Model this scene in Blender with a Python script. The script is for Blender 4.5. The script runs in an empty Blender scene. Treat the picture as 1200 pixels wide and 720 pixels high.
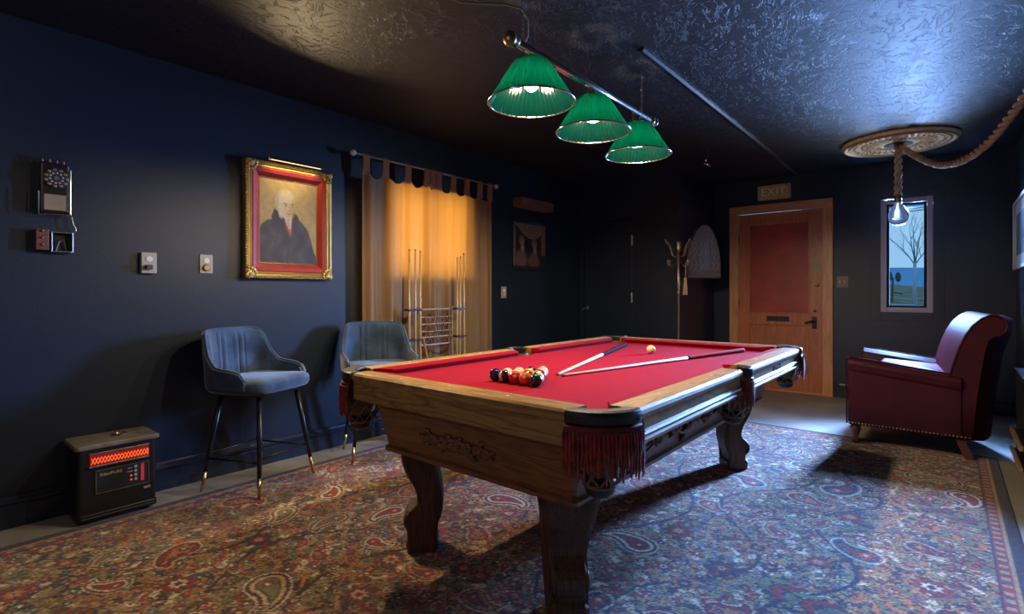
import bpy, bmesh, math, random
import numpy as np
from mathutils import Vector, Matrix
random.seed(7)
rng = np.random.default_rng(11)
PI = math.pi
scene = bpy.context.scene
COL = scene.collection

# ------------------------------------------------------------------ camera
cam_d = bpy.data.cameras.new('camera'); cam = bpy.data.objects.new('camera', cam_d); COL.objects.link(cam)
cam_d.sensor_width = 36.0
cam_d.lens = 614.0 / 1200.0 * 36.0
cam_d.shift_y = -16.0 / 1200.0
cam.location = (0, 0, 1.17)
cam.rotation_euler = (PI / 2, 0, math.radians(39.71))
scene.camera = cam

# ------------------------------------------------------------------ world (pale overcast coastal sky)
world = bpy.data.worlds.new('sky'); scene.world = world; world.use_nodes = True
bg = world.node_tree.nodes['Background']
bg.inputs['Color'].default_value = (0.30, 0.59, 0.90, 1)
bg.inputs['Strength'].default_value = 1.0

# ------------------------------------------------------------------ daylight at the windows and an added fill
def area_light(name, loc, target, sx, sy, power, color, spread=180):
    l = bpy.data.lights.new(name, 'AREA'); l.shape = 'RECTANGLE'; l.size = sx; l.size_y = sy
    l.energy = power; l.color = color; l.spread = math.radians(spread)
    o = bpy.data.objects.new(name, l); COL.objects.link(o); o.location = loc
    d = Vector(target) - Vector(loc)
    o.rotation_euler = d.to_track_quat('-Z', 'Y').to_euler()
    return o
area_light('daylight_far_window', (-0.32, 7.12, 1.57), (-0.55, 4.3, 0.30), 0.62, 1.35, 900, (0.22, 0.44, 1.0), 88)
area_light('added_fill_far_window', (-0.10, 7.22, 1.45), (-1.60, 5.6, 1.62), 0.95, 1.2, 105, (0.64, 0.78, 1.0))  # added fill outside the window, aimed to lift the ceiling and closet wall
area_light('daylight_curtain_window', (-3.86, 3.12, 1.72), (0, 3.12, 1.72), 1.05, 0.95, 19, (1.0, 0.84, 0.62))

# ------------------------------------------------------------------ exposure
scene.view_settings.view_transform = 'Standard'
scene.view_settings.look = 'None'
scene.view_settings.gamma = 1.0
scene.view_settings.use_curve_mapping = False
scene.view_settings.exposure = 0.0
try:
    scene.cycles.use_denoising = True
    scene.cycles.max_bounces = 8
    scene.cycles.sample_clamp_indirect = 4.0
except Exception:
    pass

# ------------------------------------------------------------------ materials
def new_mat(name):
    m = bpy.data.materials.new(name); m.use_nodes = True
    nt = m.node_tree
    return m, nt, nt.nodes['Principled BSDF'], nt.nodes['Material Output']
def N(nt, t, **kw):
    n = nt.nodes.new(t)
    for k, v in kw.items():
        if k in n.inputs: n.inputs[k].default_value = v
        else: setattr(n, k, v)
    return n
def c4(c): return (c[0], c[1], c[2], 1.0)
def mat(name, col, rough=0.5, metal=0.0, bump=0.0, bscale=80.0, var=0.0, vscale=12.0, coat=0.0, emit=None, estr=0.0, sheen=0.0, spec=0.5):
    m, nt, p, out = new_mat(name)
    p.inputs['Base Color'].default_value = c4(col); p.inputs['Roughness'].default_value = rough
    p.inputs['Metallic'].default_value = metal; p.inputs['Specular IOR Level'].default_value = spec
    if coat: p.inputs['Coat Weight'].default_value = coat; p.inputs['Coat Roughness'].default_value = 0.15
    if sheen: p.inputs['Sheen Weight'].default_value = sheen; p.inputs['Sheen Roughness'].default_value = 0.4
    tc = N(nt, 'ShaderNodeTexCoord')
    if var:
        n = N(nt, 'ShaderNodeTexNoise', Scale=vscale, Detail=5.0)
        nt.links.new(tc.outputs['Object'], n.inputs['Vector'])
        r = N(nt, 'ShaderNodeMapRange'); r.inputs[1].default_value = .3; r.inputs[2].default_value = .7
        r.inputs[3].default_value = 1 - var; r.inputs[4].default_value = 1 + var
        nt.links.new(n.outputs['Fac'], r.inputs[0])
        mx = N(nt, 'ShaderNodeVectorMath', operation='SCALE'); mx.inputs[0].default_value = col
        nt.links.new(r.outputs[0], mx.inputs['Scale']); nt.links.new(mx.outputs[0], p.inputs['Base Color'])
    if bump:
        n = N(nt, 'ShaderNodeTexNoise', Scale=bscale, Detail=4.0)
        nt.links.new(tc.outputs['Object'], n.inputs['Vector'])
        b = N(nt, 'ShaderNodeBump', Strength=bump, Distance=0.01)
        nt.links.new(n.outputs['Fac'], b.inputs['Height']); nt.links.new(b.outputs[0], p.inputs['Normal'])
    if emit: p.inputs['Emission Color'].default_value = c4(emit); p.inputs['Emission Strength'].default_value = estr
    return m
def wood(name, c1, c2, axis='X', scale=9.0, rough=0.38, coat=0.2, stretch=9.0):
    m, nt, p, out = new_mat(name)
    tc = N(nt, 'ShaderNodeTexCoord'); mp = N(nt, 'ShaderNodeMapping')
    s = [stretch] * 3; s['XYZ'.index(axis)] = 0.8
    mp.inputs['Scale'].default_value = s
    nt.links.new(tc.outputs['Object'], mp.inputs['Vector'])
    n = N(nt, 'ShaderNodeTexNoise', Scale=1.3, Detail=3.0, Distortion=1.2)
    nt.links.new(mp.outputs[0], n.inputs['Vector'])
    mul = N(nt, 'ShaderNodeMath', operation='MULTIPLY'); mul.inputs[1].default_value = scale
    nt.links.new(n.outputs['Fac'], mul.inputs[0])
    fr = N(nt, 'ShaderNodeMath', operation='PINGPONG'); fr.inputs[1].default_value = 0.5
    nt.links.new(mul.outputs[0], fr.inputs[0])
    n2 = N(nt, 'ShaderNodeTexNoise', Scale=14.0, Detail=6.0, Roughness=.7)
    nt.links.new(mp.outputs[0], n2.inputs['Vector'])
    ad = N(nt, 'ShaderNodeMath', operation='ADD'); nt.links.new(fr.outputs[0], ad.inputs[0]); nt.links.new(n2.outputs['Fac'], ad.inputs[1])
    r = N(nt, 'ShaderNodeValToRGB'); r.color_ramp.elements[0].position = .38; r.color_ramp.elements[1].position = .95
    r.color_ramp.elements[0].color = c4(c2); r.color_ramp.elements[1].color = c4(c1)
    nt.links.new(ad.outputs[0], r.inputs['Fac']); nt.links.new(r.outputs['Color'], p.inputs['Base Color'])
    b = N(nt, 'ShaderNodeBump', Strength=.12, Distance=.004); nt.links.new(ad.outputs[0], b.inputs['Height']); nt.links.new(b.outputs[0], p.inputs['Normal'])
    p.inputs['Roughness'].default_value = rough; p.inputs['Coat Weight'].default_value = coat; p.inputs['Coat Roughness'].default_value = .25
    return m
def vcol_mat(name, rough=0.6, noise=0.0, nscale=300.0, bump=0.0, sheen=0.0, spec=.4):
    m, nt, p, out = new_mat(name)
    a = N(nt, 'ShaderNodeVertexColor', layer_name='Col')
    src = a.outputs['Color']
    tc = N(nt, 'ShaderNodeTexCoord')
    if noise:
        n = N(nt, 'ShaderNodeTexNoise', Scale=nscale, Detail=3.0); nt.links.new(tc.outputs['Object'], n.inputs['Vector'])
        r = N(nt, 'ShaderNodeMapRange'); r.inputs[1].default_value = .3; r.inputs[2].default_value = .7
        r.inputs[3].default_value = 1 - noise; r.inputs[4].default_value = 1 + noise
        nt.links.new(n.outputs['Fac'], r.inputs[0])
        v = N(nt, 'ShaderNodeVectorMath', operation='SCALE'); nt.links.new(src, v.inputs[0]); nt.links.new(r.outputs[0], v.inputs['Scale'])
        src = v.outputs[0]
        if bump:
            b = N(nt, 'ShaderNodeBump', Strength=bump, Distance=.01); nt.links.new(n.outputs['Fac'], b.inputs['Height']); nt.links.new(b.outputs[0], p.inputs['Normal'])
    nt.links.new(src, p.inputs['Base Color']); p.inputs['Roughness'].default_value = rough; p.inputs['Specular IOR Level'].default_value = spec
    if sheen: p.inputs['Sheen Weight'].default_value = sheen
    return m
def translucent_mat(name, col, tcol, fac=.5, rough=.8, gloss=None, bump=0):
    m, nt, p, out = new_mat(name)
    p.inputs['Base Color'].default_value = c4(col); p.inputs['Roughness'].default_value = rough
    t = N(nt, 'ShaderNodeBsdfTranslucent'); t.inputs['Color'].default_value = c4(tcol)
    mx = N(nt, 'ShaderNodeMixShader'); mx.inputs[0].default_value = fac
    nt.links.new(p.outputs[0], mx.inputs[1]); nt.links.new(t.outputs[0], mx.inputs[2]); nt.links.new(mx.outputs[0], out.inputs['Surface'])
    return m
def pane_mat(name, tint=(1, 1, 1)):
    m, nt, p, out = new_mat(name)
    t = N(nt, 'ShaderNodeBsdfTransparent'); t.inputs['Color'].default_value = c4(tint)
    g = N(nt, 'ShaderNodeBsdfGlossy'); g.inputs['Roughness'].default_value = .02
    f = N(nt, 'ShaderNodeFresnel'); f.inputs['IOR'].default_value = 1.45
    mx = N(nt, 'ShaderNodeMixShader'); nt.links.new(f.outputs[0], mx.inputs[0]); nt.links.new(t.outputs[0], mx.inputs[1]); nt.links.new(g.outputs[0], mx.inputs[2])
    nt.links.new(mx.outputs[0], out.inputs['Surface'])
    return m
def trowel_ceiling(name, col):
    m, nt, p, out = new_mat(name)
    p.inputs['Base Color'].default_value = c4(col); p.inputs['Roughness'].default_value = .55; p.inputs['Specular IOR Level'].default_value = .30
    tc = N(nt, 'ShaderNodeTexCoord')
    wn = N(nt, 'ShaderNodeTexNoise', Scale=2.2, Detail=3.0); nt.links.new(tc.outputs['Object'], wn.inputs['Vector'])
    ad = N(nt, 'ShaderNodeVectorMath', operation='MULTIPLY_ADD'); ad.inputs[1].default_value = (.5, .5, .5)
    nt.links.new(wn.outputs['Color'], ad.inputs[0]); nt.links.new(tc.outputs['Object'], ad.inputs[2])
    st_ = N(nt, 'ShaderNodeMapping'); st_.inputs['Scale'].default_value = (1.0, .55, 1.0); st_.inputs['Rotation'].default_value = (0, 0, .5)
    nt.links.new(ad.outputs[0], st_.inputs['Vector'])
    n1 = N(nt, 'ShaderNodeTexNoise', Scale=13.0, Detail=5.0, Roughness=.6, Distortion=1.1); nt.links.new(st_.outputs[0], n1.inputs['Vector'])
    sb = N(nt, 'ShaderNodeMath', operation='SUBTRACT'); sb.inputs[1].default_value = .5; nt.links.new(n1.outputs['Fac'], sb.inputs[0])
    aa_ = N(nt, 'ShaderNodeMath', operation='ABSOLUTE'); nt.links.new(sb.outputs[0], aa_.inputs[0])
    r1 = N(nt, 'ShaderNodeValToRGB'); e = r1.color_ramp.elements
    e[0].position = .0; e[0].color = (0.0, 0.0, 0.0, 1); e[1].position = .030; e[1].color = (1, 1, 1, 1)
    nt.links.new(aa_.outputs[0], r1.inputs['Fac'])
    n2 = N(nt, 'ShaderNodeTexNoise', Scale=60.0, Detail=4.0); nt.links.new(tc.outputs['Object'], n2.inputs['Vector'])
    mm = N(nt, 'ShaderNodeMath', operation='MULTIPLY_ADD'); mm.inputs[1].default_value = .35
    nt.links.new(n2.outputs['Fac'], mm.inputs[0]); nt.links.new(r1.outputs['Color'], mm.inputs[2])
    b = N(nt, 'ShaderNodeBump', Strength=.42, Distance=.008); nt.links.new(mm.outputs[0], b.inputs['Height']); nt.links.new(b.outputs[0], p.inputs['Normal'])
    return m

M = {}
M['wall'] = mat('navy_wall_paint', (.0085, .0165, .031), .42, bump=.12, bscale=160, var=.12, vscale=2.0)
M['ceiling'] = trowel_ceiling('navy_trowelled_plaster', (.017, .018, .023))
M['trim'] = mat('navy_gloss_trim', (.012, .020, .036), .28)
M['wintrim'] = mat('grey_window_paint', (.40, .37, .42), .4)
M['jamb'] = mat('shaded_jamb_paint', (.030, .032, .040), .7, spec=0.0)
M['floor'] = mat('grey_tan_floor', (.30, .27, .22), .5, var=.35, vscale=1.6, bump=.1, bscale=30)
M['rail'] = wood('oak_rail', (.44, .245, .072), (.18, .082, .022), 'X', 7, .33, .35)
M['railside'] = wood('oak_rail_side', (.44, .245, .072), (.18, .082, .022), 'Y', 7, .46, .1)
M['cab'] = wood('oak_cabinet', (.24, .088, .034), (.095, .034, .013), 'X', 9, .40, .25)
M['leg'] = wood('oak_leg', (.120, .050, .020), (.045, .018, .008), 'Z', 7, .58, .0)
M['felt'] = mat('red_felt', (.30, .0085, .020), .95, bump=.25, bscale=700, var=.06, vscale=30, spec=.05)
M['felt2'] = mat('red_cushion_felt', (.28, .006, .013), .95, bump=.2, bscale=700, spec=.05)
M['dleather'] = mat('black_leather', (.018, .012, .010), .38, bump=.15, bscale=260)
M['cup'] = mat('tan_pocket_leather', (.16, .10, .05), .5, var=.2)
M['fringe'] = mat('red_fringe', (.27, .022, .012), .45, var=.7, vscale=40, sheen=.4)
M['net'] = mat('tan_leather_net', (.22, .13, .07), .45, var=.3)
M['cord'] = mat('grey_cord', (.50, .48, .46), .7)
M['brass'] = mat('brass', (.62, .44, .18), .28, 1.0)
M['dbrass'] = mat('old_brass', (.36, .25, .13), .35, 1.0)
M['chrome'] = mat('chrome', (.62, .62, .62), .18, 1.0)
M['steel'] = mat('dull_steel', (.35, .35, .36), .35, 1.0)
M['black'] = mat('black_enamel', (.010, .010, .011), .32)
M['blackm'] = mat('black_matt', (.008, .008, .009), .6)
M['velvet'] = mat('blue_velvet', (.048, .078, .125), .8, bump=.2, bscale=60, var=.4, vscale=9, sheen=.45, spec=.15)
M['gold'] = mat('gilt_frame', (.62, .42, .12), .34, .85, bump=.5, bscale=90)
M['redliner'] = mat('red_velvet_liner', (.34, .022, .012), .5, var=.2, sheen=.3)
M['plate'] = mat('beige_switch_plate', (.42, .37, .27), .4)
M['ivory'] = mat('ivory_plastic', (.75, .70, .58), .35)
M['oxblood'] = mat('oxblood_leather', (.055, .0085, .0105), .62, bump=.12, bscale=120, var=.2, vscale=6, spec=0.0)
_nt = M['oxblood'].node_tree; _out = _nt.nodes['Material Output']; _g = N(_nt, 'ShaderNodeBsdfGlossy'); _g.inputs['Roughness'].default_value = .42; _m = N(_nt, 'ShaderNodeMixShader'); _m.inputs[0].default_value = .018
_nt.links.new(_nt.nodes['Principled BSDF'].outputs[0], _m.inputs[1]); _nt.links.new(_g.outputs[0], _m.inputs[2]); _nt.links.new(_m.outputs[0], _out.inputs['Surface'])
M['nail'] = mat('nail_brass', (.6, .5, .35), .3, 1.0)
M['footwood'] = mat('walnut_foot', (.13, .045, .02), .35, var=.2)
M['doorwood'] = wood('fir_door', (.56, .175, .062), (.40, .115, .040), 'Z', 5, .38, .25)
M['doorred'] = mat('red_door_panel', (.42, .042, .028), .4, var=.25, vscale=5)
M['casing'] = wood('fir_casing', (.72, .32, .125), (.52, .21, .075), 'Z', 5, .4, .2)
M['casingx'] = wood('fir_casing_head', (.72, .32, .125), (.52, .21, .075), 'X', 5, .4, .2)
M['cue'] = wood('maple_cue', (.70, .45, .26), (.60, .36, .19), 'Z', 4, .6, .0)
M['cuebutt'] = mat('dark_cue_butt', (.030, .014, .018), .7, var=.4, vscale=40, spec=.02)
M['cuered'] = mat('red_cue_butt', (.36, .075, .05), .7, var=.2, spec=.02)
M['cue'].node_tree.nodes['Principled BSDF'].inputs['Specular IOR Level'].default_value = .12
M['bamboo'] = wood('pale_cue_wood', (.62, .40, .16), (.46, .28, .10), 'Z', 4, .35, .3)
M['rackwood'] = wood('rack_wood', (.42, .25, .10), (.26, .14, .05), 'Z', 4, .45, .1)
M['rope'] = mat('jute_rope', (.42, .29, .19), .85, bump=.4, bscale=200, var=.25, vscale=30)
M['ropebrown'] = mat('brown_rope', (.26, .15, .085), .85, bump=.4, bscale=200, var=.25, vscale=30)
M['cream'] = mat('cream_plaster', (.85, .66, .36), .6, var=.2, vscale=25, bump=.3, bscale=60)
M['curtain'] = translucent_mat('ochre_curtain', (.40, .27, .15), (.78, .33, .045), .42)
M['pane'] = pane_mat('window_pane')
M['boxwood'] = wood('crate_wood', (.24, .13, .07), (.13, .065, .035), 'Y', 5, .6, 0)

# ------------------------------------------------------------------ mesh helpers
def obj(name, bm, m, parent=None, smooth=False, loc0=None, bevel=0, seg=2, recalc=True):
    """links a bmesh (vertices in world space) as one object; a child is stored relative to its root's location"""
    if recalc: bmesh.ops.recalc_face_normals(bm, faces=bm.faces[:])
    if parent is not None:
        r = parent
        while r.parent is not None: r = r.parent
        mw = Matrix.LocRotScale(r.location, r.rotation_euler, None).inverted()
        if not r.get('local'): bm.transform(mw)
    elif loc0 is not None:
        bm.transform(Matrix.Translation(-Vector(loc0)))
    me = bpy.data.meshes.new(name); bm.to_mesh(me); bm.free()
    o = bpy.data.objects.new(name, me); COL.objects.link(o)
    if m is not None: me.materials.append(m)
    if smooth:
        for p in me.polygons: p.use_smooth = True
        if smooth == 'auto': me.set_sharp_from_angle(angle=.75)
    if parent is not None: o.parent = parent
    elif loc0 is not None: o.location = loc0
    if bevel:
        b = o.modifiers.new('bevel', 'BEVEL'); b.width = bevel; b.segments = seg; b.limit_method = 'ANGLE'; b.angle_limit = .6
    return o
def tag(o, label, cat, group=None):
    o['label'] = label; o['category'] = cat
    if group: o['group'] = group
    return o
def thing(name, label, cat, loc=(0, 0, 0), rz=0.0, group=None, local=False):
    o = bpy.data.objects.new(name, None); COL.objects.link(o); o.location = loc; o.rotation_euler = (0, 0, rz)
    o.empty_display_size = .05
    if local: o['local'] = 1
    return tag(o, label, cat, group)
def struct(o): o['kind'] = 'structure'; return o
def B(): return bmesh.new()
def box(bm, x0, x1, y0, y1, z0, z1, T=None):
    r = bmesh.ops.create_cube(bm, size=1.0)
    mt = Matrix.Translation(((x0 + x1) / 2, (y0 + y1) / 2, (z0 + z1) / 2)) @ Matrix.Diagonal((abs(x1 - x0), abs(y1 - y0), abs(z1 - z0), 1))
    if T is not None: mt = T @ mt
    bmesh.ops.transform(bm, matrix=mt, verts=r['verts']); return bm
def tube(bm, pts, r, n=8, cap=True, closed=False):
    pts = [Vector(p) for p in pts]; k = len(pts)
    rr = r if hasattr(r, '__len__') else [r] * k
    rings = []; up = None
    for i, p in enumerate(pts):
        a = pts[(i - 1) % k] if (closed or i > 0) else pts[i]; b = pts[(i + 1) % k] if (closed or i < k - 1) else pts[i]
        t = (b - a).normalized()
        if up is None:
            up = t.orthogonal().normalized()
        else:
            up = up - t * up.dot(t)
            up = up.normalized() if up.length > 1e-6 else t.orthogonal().normalized()
        s = t.cross(up)
        rings.append([bm.verts.new(p + (up * math.cos(2 * PI * j / n) + s * math.sin(2 * PI * j / n)) * rr[i]) for j in range(n)])
    for i in range(k if closed else k - 1):
        A, C = rings[i], rings[(i + 1) % k]
        for j in range(n):
            bm.faces.new((A[j], A[(j + 1) % n], C[(j + 1) % n], C[j]))
    if cap and not closed:
        bm.faces.new(rings[0][::-1]); bm.faces.new(rings[-1])
    return bm
def lathe(bm, prof, c=(0, 0, 0), n=24, T=None, wob=None):
    rings = []
    for (r, z) in prof:
        ring = []
        for j in range(n):
            a = 2 * PI * j / n; q = r * (1 + (wob(j) if wob else 0))
            v = Vector((q * math.cos(a), q * math.sin(a), z))
            if T is not None: v = T @ v
            ring.append(bm.verts.new(v + Vector(c)))
        rings.append(ring)
    for i in range(len(rings) - 1):
        for j in range(n):
            bm.faces.new((rings[i][j], rings[i][(j + 1) % n], rings[i + 1][(j + 1) % n], rings[i + 1][j]))
    if prof[0][0] > 1e-5: bm.faces.new(rings[0][::-1])
    if prof[-1][0] > 1e-5: bm.faces.new(rings[-1])
    bmesh.ops.remove_doubles(bm, verts=bm.verts[:], dist=1e-6)
    return bm
def lathe_open(bm, prof, c=(0, 0, 0), n=24, wob=None):
    rings = []
    for (r, z) in prof:
        rings.append([bm.verts.new(Vector((r * (1 + (wob(j) if wob else 0)) * math.cos(2 * PI * j / n), r * (1 + (wob(j) if wob else 0)) * math.sin(2 * PI * j / n), z)) + Vector(c)) for j in range(n)])
    for i in range(len(rings) - 1):
        for j in range(n):
            bm.faces.new((rings[i][j], rings[i][(j + 1) % n], rings[i + 1][(j + 1) % n], rings[i + 1][j]))
    return bm
def sphere(bm, c, r, u=16, v=10, T=None):
    res = bmesh.ops.create_uvsphere(bm, u_segments=u, v_segments=v, radius=1.0)
    rr = r if hasattr(r, '__len__') else (r, r, r)
    mt = Matrix.Translation(c) @ (T if T is not None else Matrix.Identity(4)) @ Matrix.Diagonal((rr[0], rr[1], rr[2], 1))
    bmesh.ops.transform(bm, matrix=mt, verts=res['verts']); return bm
def loft(bm, rings, cap=True, closed=True):
    V = [[bm.verts.new(p) for p in r] for r in rings]
    n = len(V[0])
    for i in range(len(V) - 1):
        for j in range(n if closed else n - 1):
            bm.faces.new((V[i][j], V[i][(j + 1) % n], V[i + 1][(j + 1) % n], V[i + 1][j]))
    if cap: bm.faces.new(V[0][::-1]); bm.faces.new(V[-1])
    return bm
def prism(bm, poly, f0, f1):
    """poly of 2-d points; f0 / f1 map a point to 3-d for the two ends"""
    return loft(bm, [[f0(p) for p in poly], [f1(p) for p in poly]])
def wall_with_hole(bm, axis, c0, c1, a0, a1, z0, z1, holes):
    """slab normal to axis ('x' or 'y') between c0..c1; spans a0..a1; holes = [(h0,h1,hz0,hz1)] sorted"""
    def bx(p0, p1, q0, q1):
        if p1 - p0 < 1e-4 or q1 - q0 < 1e-4: return
        if axis == 'x': box(bm, c0, c1, p0, p1, q0, q1)
        else: box(bm, p0, p1, c0, c1, q0, q1)
    cur = a0
    for (h0, h1, hz0, hz1) in holes:
        bx(cur, h0, z0, z1); bx(h0, h1, z0, hz0); bx(h0, h1, hz1, z1); cur = h1
    bx(cur, a1, z0, z1)
    return bm
def color_grid(name, nx, ny, fpos, fcol, m, parent=None):
    """flat painted surface: a grid whose pigment is a colour attribute"""
    u, v = np.meshgrid((np.arange(nx) + .0) / (nx - 1), (np.arange(ny) + .0) / (ny - 1))
    co = fpos(u.ravel(), v.ravel()).astype(np.float32)
    i = np.arange(nx * ny).reshape(ny, nx)
    q = np.stack([i[:-1, :-1], i[:-1, 1:], i[1:, 1:], i[1:, :-1]], -1).reshape(-1, 4)
    me = bpy.data.meshes.new(name)
    me.vertices.add(len(co)); me.vertices.foreach_set('co', co.ravel())
    me.loops.add(q.size); me.loops.foreach_set('vertex_index', q.ravel().astype(np.int32))
    me.polygons.add(len(q)); me.polygons.foreach_set('loop_start', np.arange(0, q.size, 4, dtype=np.int32))
    me.update(calc_edges=True)
    cl = np.ones((nx * ny, 4), np.float32); cl[:, :3] = np.clip(fcol(u.ravel(), v.ravel()), 0, 1)
    at = me.color_attributes.new('Col', 'FLOAT_COLOR', 'POINT'); at.data.foreach_set('color', cl.ravel())
    me.materials.append(m)
    o = bpy.data.objects.new(name, me); COL.objects.link(o)
    if parent is not None:
        o.parent = parent
        if not parent.get('local'):
            off = Vector(parent.location)
            me.transform(Matrix.Translation(-off))
    return o
def text_obj(name, s, size, T, m, parent, extrude=.0006):
    cu = bpy.data.curves.new(name, 'FONT'); cu.body = s; cu.size = size; cu.extrude = extrude; cu.align_x = 'CENTER'; cu.align_y = 'CENTER'
    cu.resolution_u = 4
    tmp = bpy.data.objects.new('lettering_source', cu); COL.objects.link(tmp)
    dg = bpy.context.evaluated_depsgraph_get(); me = bpy.data.meshes.new_from_object(tmp.evaluated_get(dg))
    bpy.data.objects.remove(tmp); bpy.data.curves.remove(cu)
    me.name = name; me.materials.clear(); me.materials.append(m)
    r = parent
    while r.parent is not None: r = r.parent
    me.transform(T if r.get('local') else Matrix.Translation(-Vector(r.location)) @ T)
    o = bpy.data.objects.new(name, me); COL.objects.link(o)
    o.parent = parent
    return o
def frame_T(origin, xaxis, yaxis):
    x = Vector(xaxis).normalized(); y = Vector(yaxis).normalized(); z = x.cross(y)
    m = Matrix((x, y, z)).transposed().to_4x4(); m.translation = Vector(origin); return m

# ================================================================== ROOM SHELL
XL, XR, YF, YB, ZC = -3.60, 0.50, 6.87, -0.75, 2.56
CX, CY = -2.317, 5.70          # closet block corner
WT = .12
struct(obj('floor', box(B(), XL - WT, XR + WT, YB - WT, YF + WT, -.1, 0), M['floor']))
struct(obj('ceiling', box(B(), XL - WT, XR + WT, YB - WT, YF + WT, ZC, ZC + .1), M['ceiling']))
W1 = (2.66, 3.64, 1.29, 2.12)            # window behind the curtain (y0,y1,z0,z1)
W2 = (-.505, -.155, 1.015, 2.125)        # window in the far wall (x0,x1,z0,z1)
D1 = (-2.02, -1.085, 0.0, 2.165)
struct(obj('wall_left', wall_with_hole(B(), 'x', XL - WT, XL, YB - WT, YF, 0, ZC, [W1]), M['wall']))
struct(obj('wall_far', wall_with_hole(B(), 'y', YF, YF + WT, XL - WT, XR + WT, 0, ZC, [(D1[0], D1[1], 0, D1[3]), W2]), M['wall']))
struct(obj('wall_right', box(B(), XR, XR + WT, YB, YF, 0, ZC), M['wall']))
struct(obj('wall_back', box(B(), XL, XR, YB - WT, YB, 0, ZC), M['wall']))
struct(obj('wall_closet_front', wall_with_hole(B(), 'y', CY, CY + .1, XL, CX, 0, ZC, [(-3.55, -2.88, 0, 2.05)]), M['wall']))
struct(obj('wall_closet_side', box(B(), CX - .1, CX, CY + .1, YF, 0, ZC), M['wall']))
# ceiling batten
bm = B(); prism(bm, [(-.022, ZC), (-.022, ZC - .008), (-.008, ZC - .018), (.008, ZC - .018), (.022, ZC - .008), (.022, ZC)], lambda p: Vector((-1.335 + p[0], 2.75, p[1])), lambda p: Vector((-1.335 + p[0], YF, p[1])))
struct(obj('trim_1', bm, M['trim']))
# baseboards (profiled)
BP = [(0, 0), (.018, 0), (.018, .105), (.012, .112), (.012, .118), (.024, .124), (.024, .134), (.016, .142), (.010, .158), (0, .165)]
def baseboard(name, a, b, nrm):
    a = Vector(a); b = Vector(b); nr = Vector(nrm)
    bm = B(); prism(bm, BP, lambda p: a + nr * p[0] + Vector((0, 0, p[1])), lambda p: b + nr * p[0] + Vector((0, 0, p[1])))
    struct(obj(name, bm, M['trim']))
baseboard('baseboard_left', (XL, YB, 0), (XL, CY, 0), (1, 0, 0))
baseboard('baseboard_closet', (CX, CY, 0), (CX, YF, 0), (1, 0, 0))
baseboard('baseboard_far', (-.93, YF, 0), (XR, YF, 0), (0, -1, 0))
baseboard('baseboard_right', (XR, YB, 0), (XR, YF, 0), (-1, 0, 0))
# window 1 (behind the curtain)
w = struct(bpy.data.objects.new('window_1', None)); COL.objects.link(w); w.location = (XL, 3.15, 1.29)
def frame_yz(bm, x0, x1, y0, y1, z0, z1, t):
    box(bm, x0, x1, y0, y0 + t, z0, z1); box(bm, x0, x1, y1 - t, y1, z0, z1); box(bm, x0, x1, y0 + t, y1 - t, z0, z0 + t); box(bm, x0, x1, y0 + t, y1 - t, z1 - t, z1); return bm
def frame_xz(bm, y0, y1, x0, x1, z0, z1, t):
    box(bm, x0, x0 + t, y0, y1, z0, z1); box(bm, x1 - t, x1, y0, y1, z0, z1); box(bm, x0 + t, x1 - t, y0, y1, z0, z0 + t); box(bm, x0 + t, x1 - t, y0, y1, z1 - t, z1); return bm
obj('window_frame', frame_yz(B(), XL - WT, XL + .01, W1[0], W1[1], W1[2], W1[3], .035), M['trim'], w)
obj('mullion', box(B(), XL - .08, XL - .03, 3.13, 3.17, W1[2] + .035, W1[3] - .035), M['trim'], w)
for (a, b) in ((W1[0] + .035, 3.13), (3.17, W1[1] - .035)):
    obj('pane', box(B(), XL - .058, XL - .054, a, b, W1[2] + .035, W1[3] - .035), M['pane'], w)
# window 2 (far wall)
w = struct(bpy.data.objects.new('window_2', None)); COL.objects.link(w); w.location = (-.33, YF, 1.0)
obj('window_frame', frame_xz(B(), YF - .014, YF - .001, W2[0] - .045, W2[1] + .045, W2[2] - .045, W2[3] + .045, .050), M['wintrim'], w, bevel=.004)
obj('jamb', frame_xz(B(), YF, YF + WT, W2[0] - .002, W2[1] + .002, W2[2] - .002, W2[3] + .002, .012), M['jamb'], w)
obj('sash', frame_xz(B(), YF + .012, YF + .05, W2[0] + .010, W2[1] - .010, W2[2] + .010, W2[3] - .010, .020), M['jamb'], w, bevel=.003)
obj('pane', box(B(), W2[0] + .028, W2[1] - .028, YF + .030, YF + .034, W2[2] + .028, W2[3] - .028), M['pane'], w)
obj('casing', frame_xz(B(), YF - .006, YF, W2[0] - .135, W2[1] + .135, W2[2] - .135, W2[3] + .135, .09), M['wall'], w, bevel=.002)
# door 1
d = struct(bpy.data.objects.new('door_1', None)); COL.objects.link(d); d.location = (-1.55, YF, 0)
bm = B(); box(bm, D1[0] - .095, D1[0] + .01, YF - .025, YF + .02, 0, D1[3] + .0); obj('casing', bm, M['casing'], d, bevel=.004)
bm = B(); box(bm, D1[1] - .01, D1[1] + .095, YF - .025, YF + .02, 0, D1[3] + .0); obj('casing', bm, M['casing'], d, bevel=.004)
bm = B(); box(bm, D1[0] - .095, D1[1] + .095, YF - .027, YF + .02, D1[3] - .012, D1[3] + .085); obj('casing', bm, M['casingx'], d, bevel=.004)
bm = B(); box(bm, D1[0], D1[1], YF - .01, YF + .13, 0, .018); obj('threshold', bm, M['casingx'], d, bevel=.004)
def dx(px): return px
LX0, LX1, LZ0, LZ1 = D1[0] + .012, D1[1] - .012, .022, D1[3] - .018
PY0, PY1 = YF + .012, YF + .052          # leaf
st = .115
pz = [(.022 + .20, .80), (.93, LZ1 - .13)]   # lower and upper panel openings
bm = B()
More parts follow.
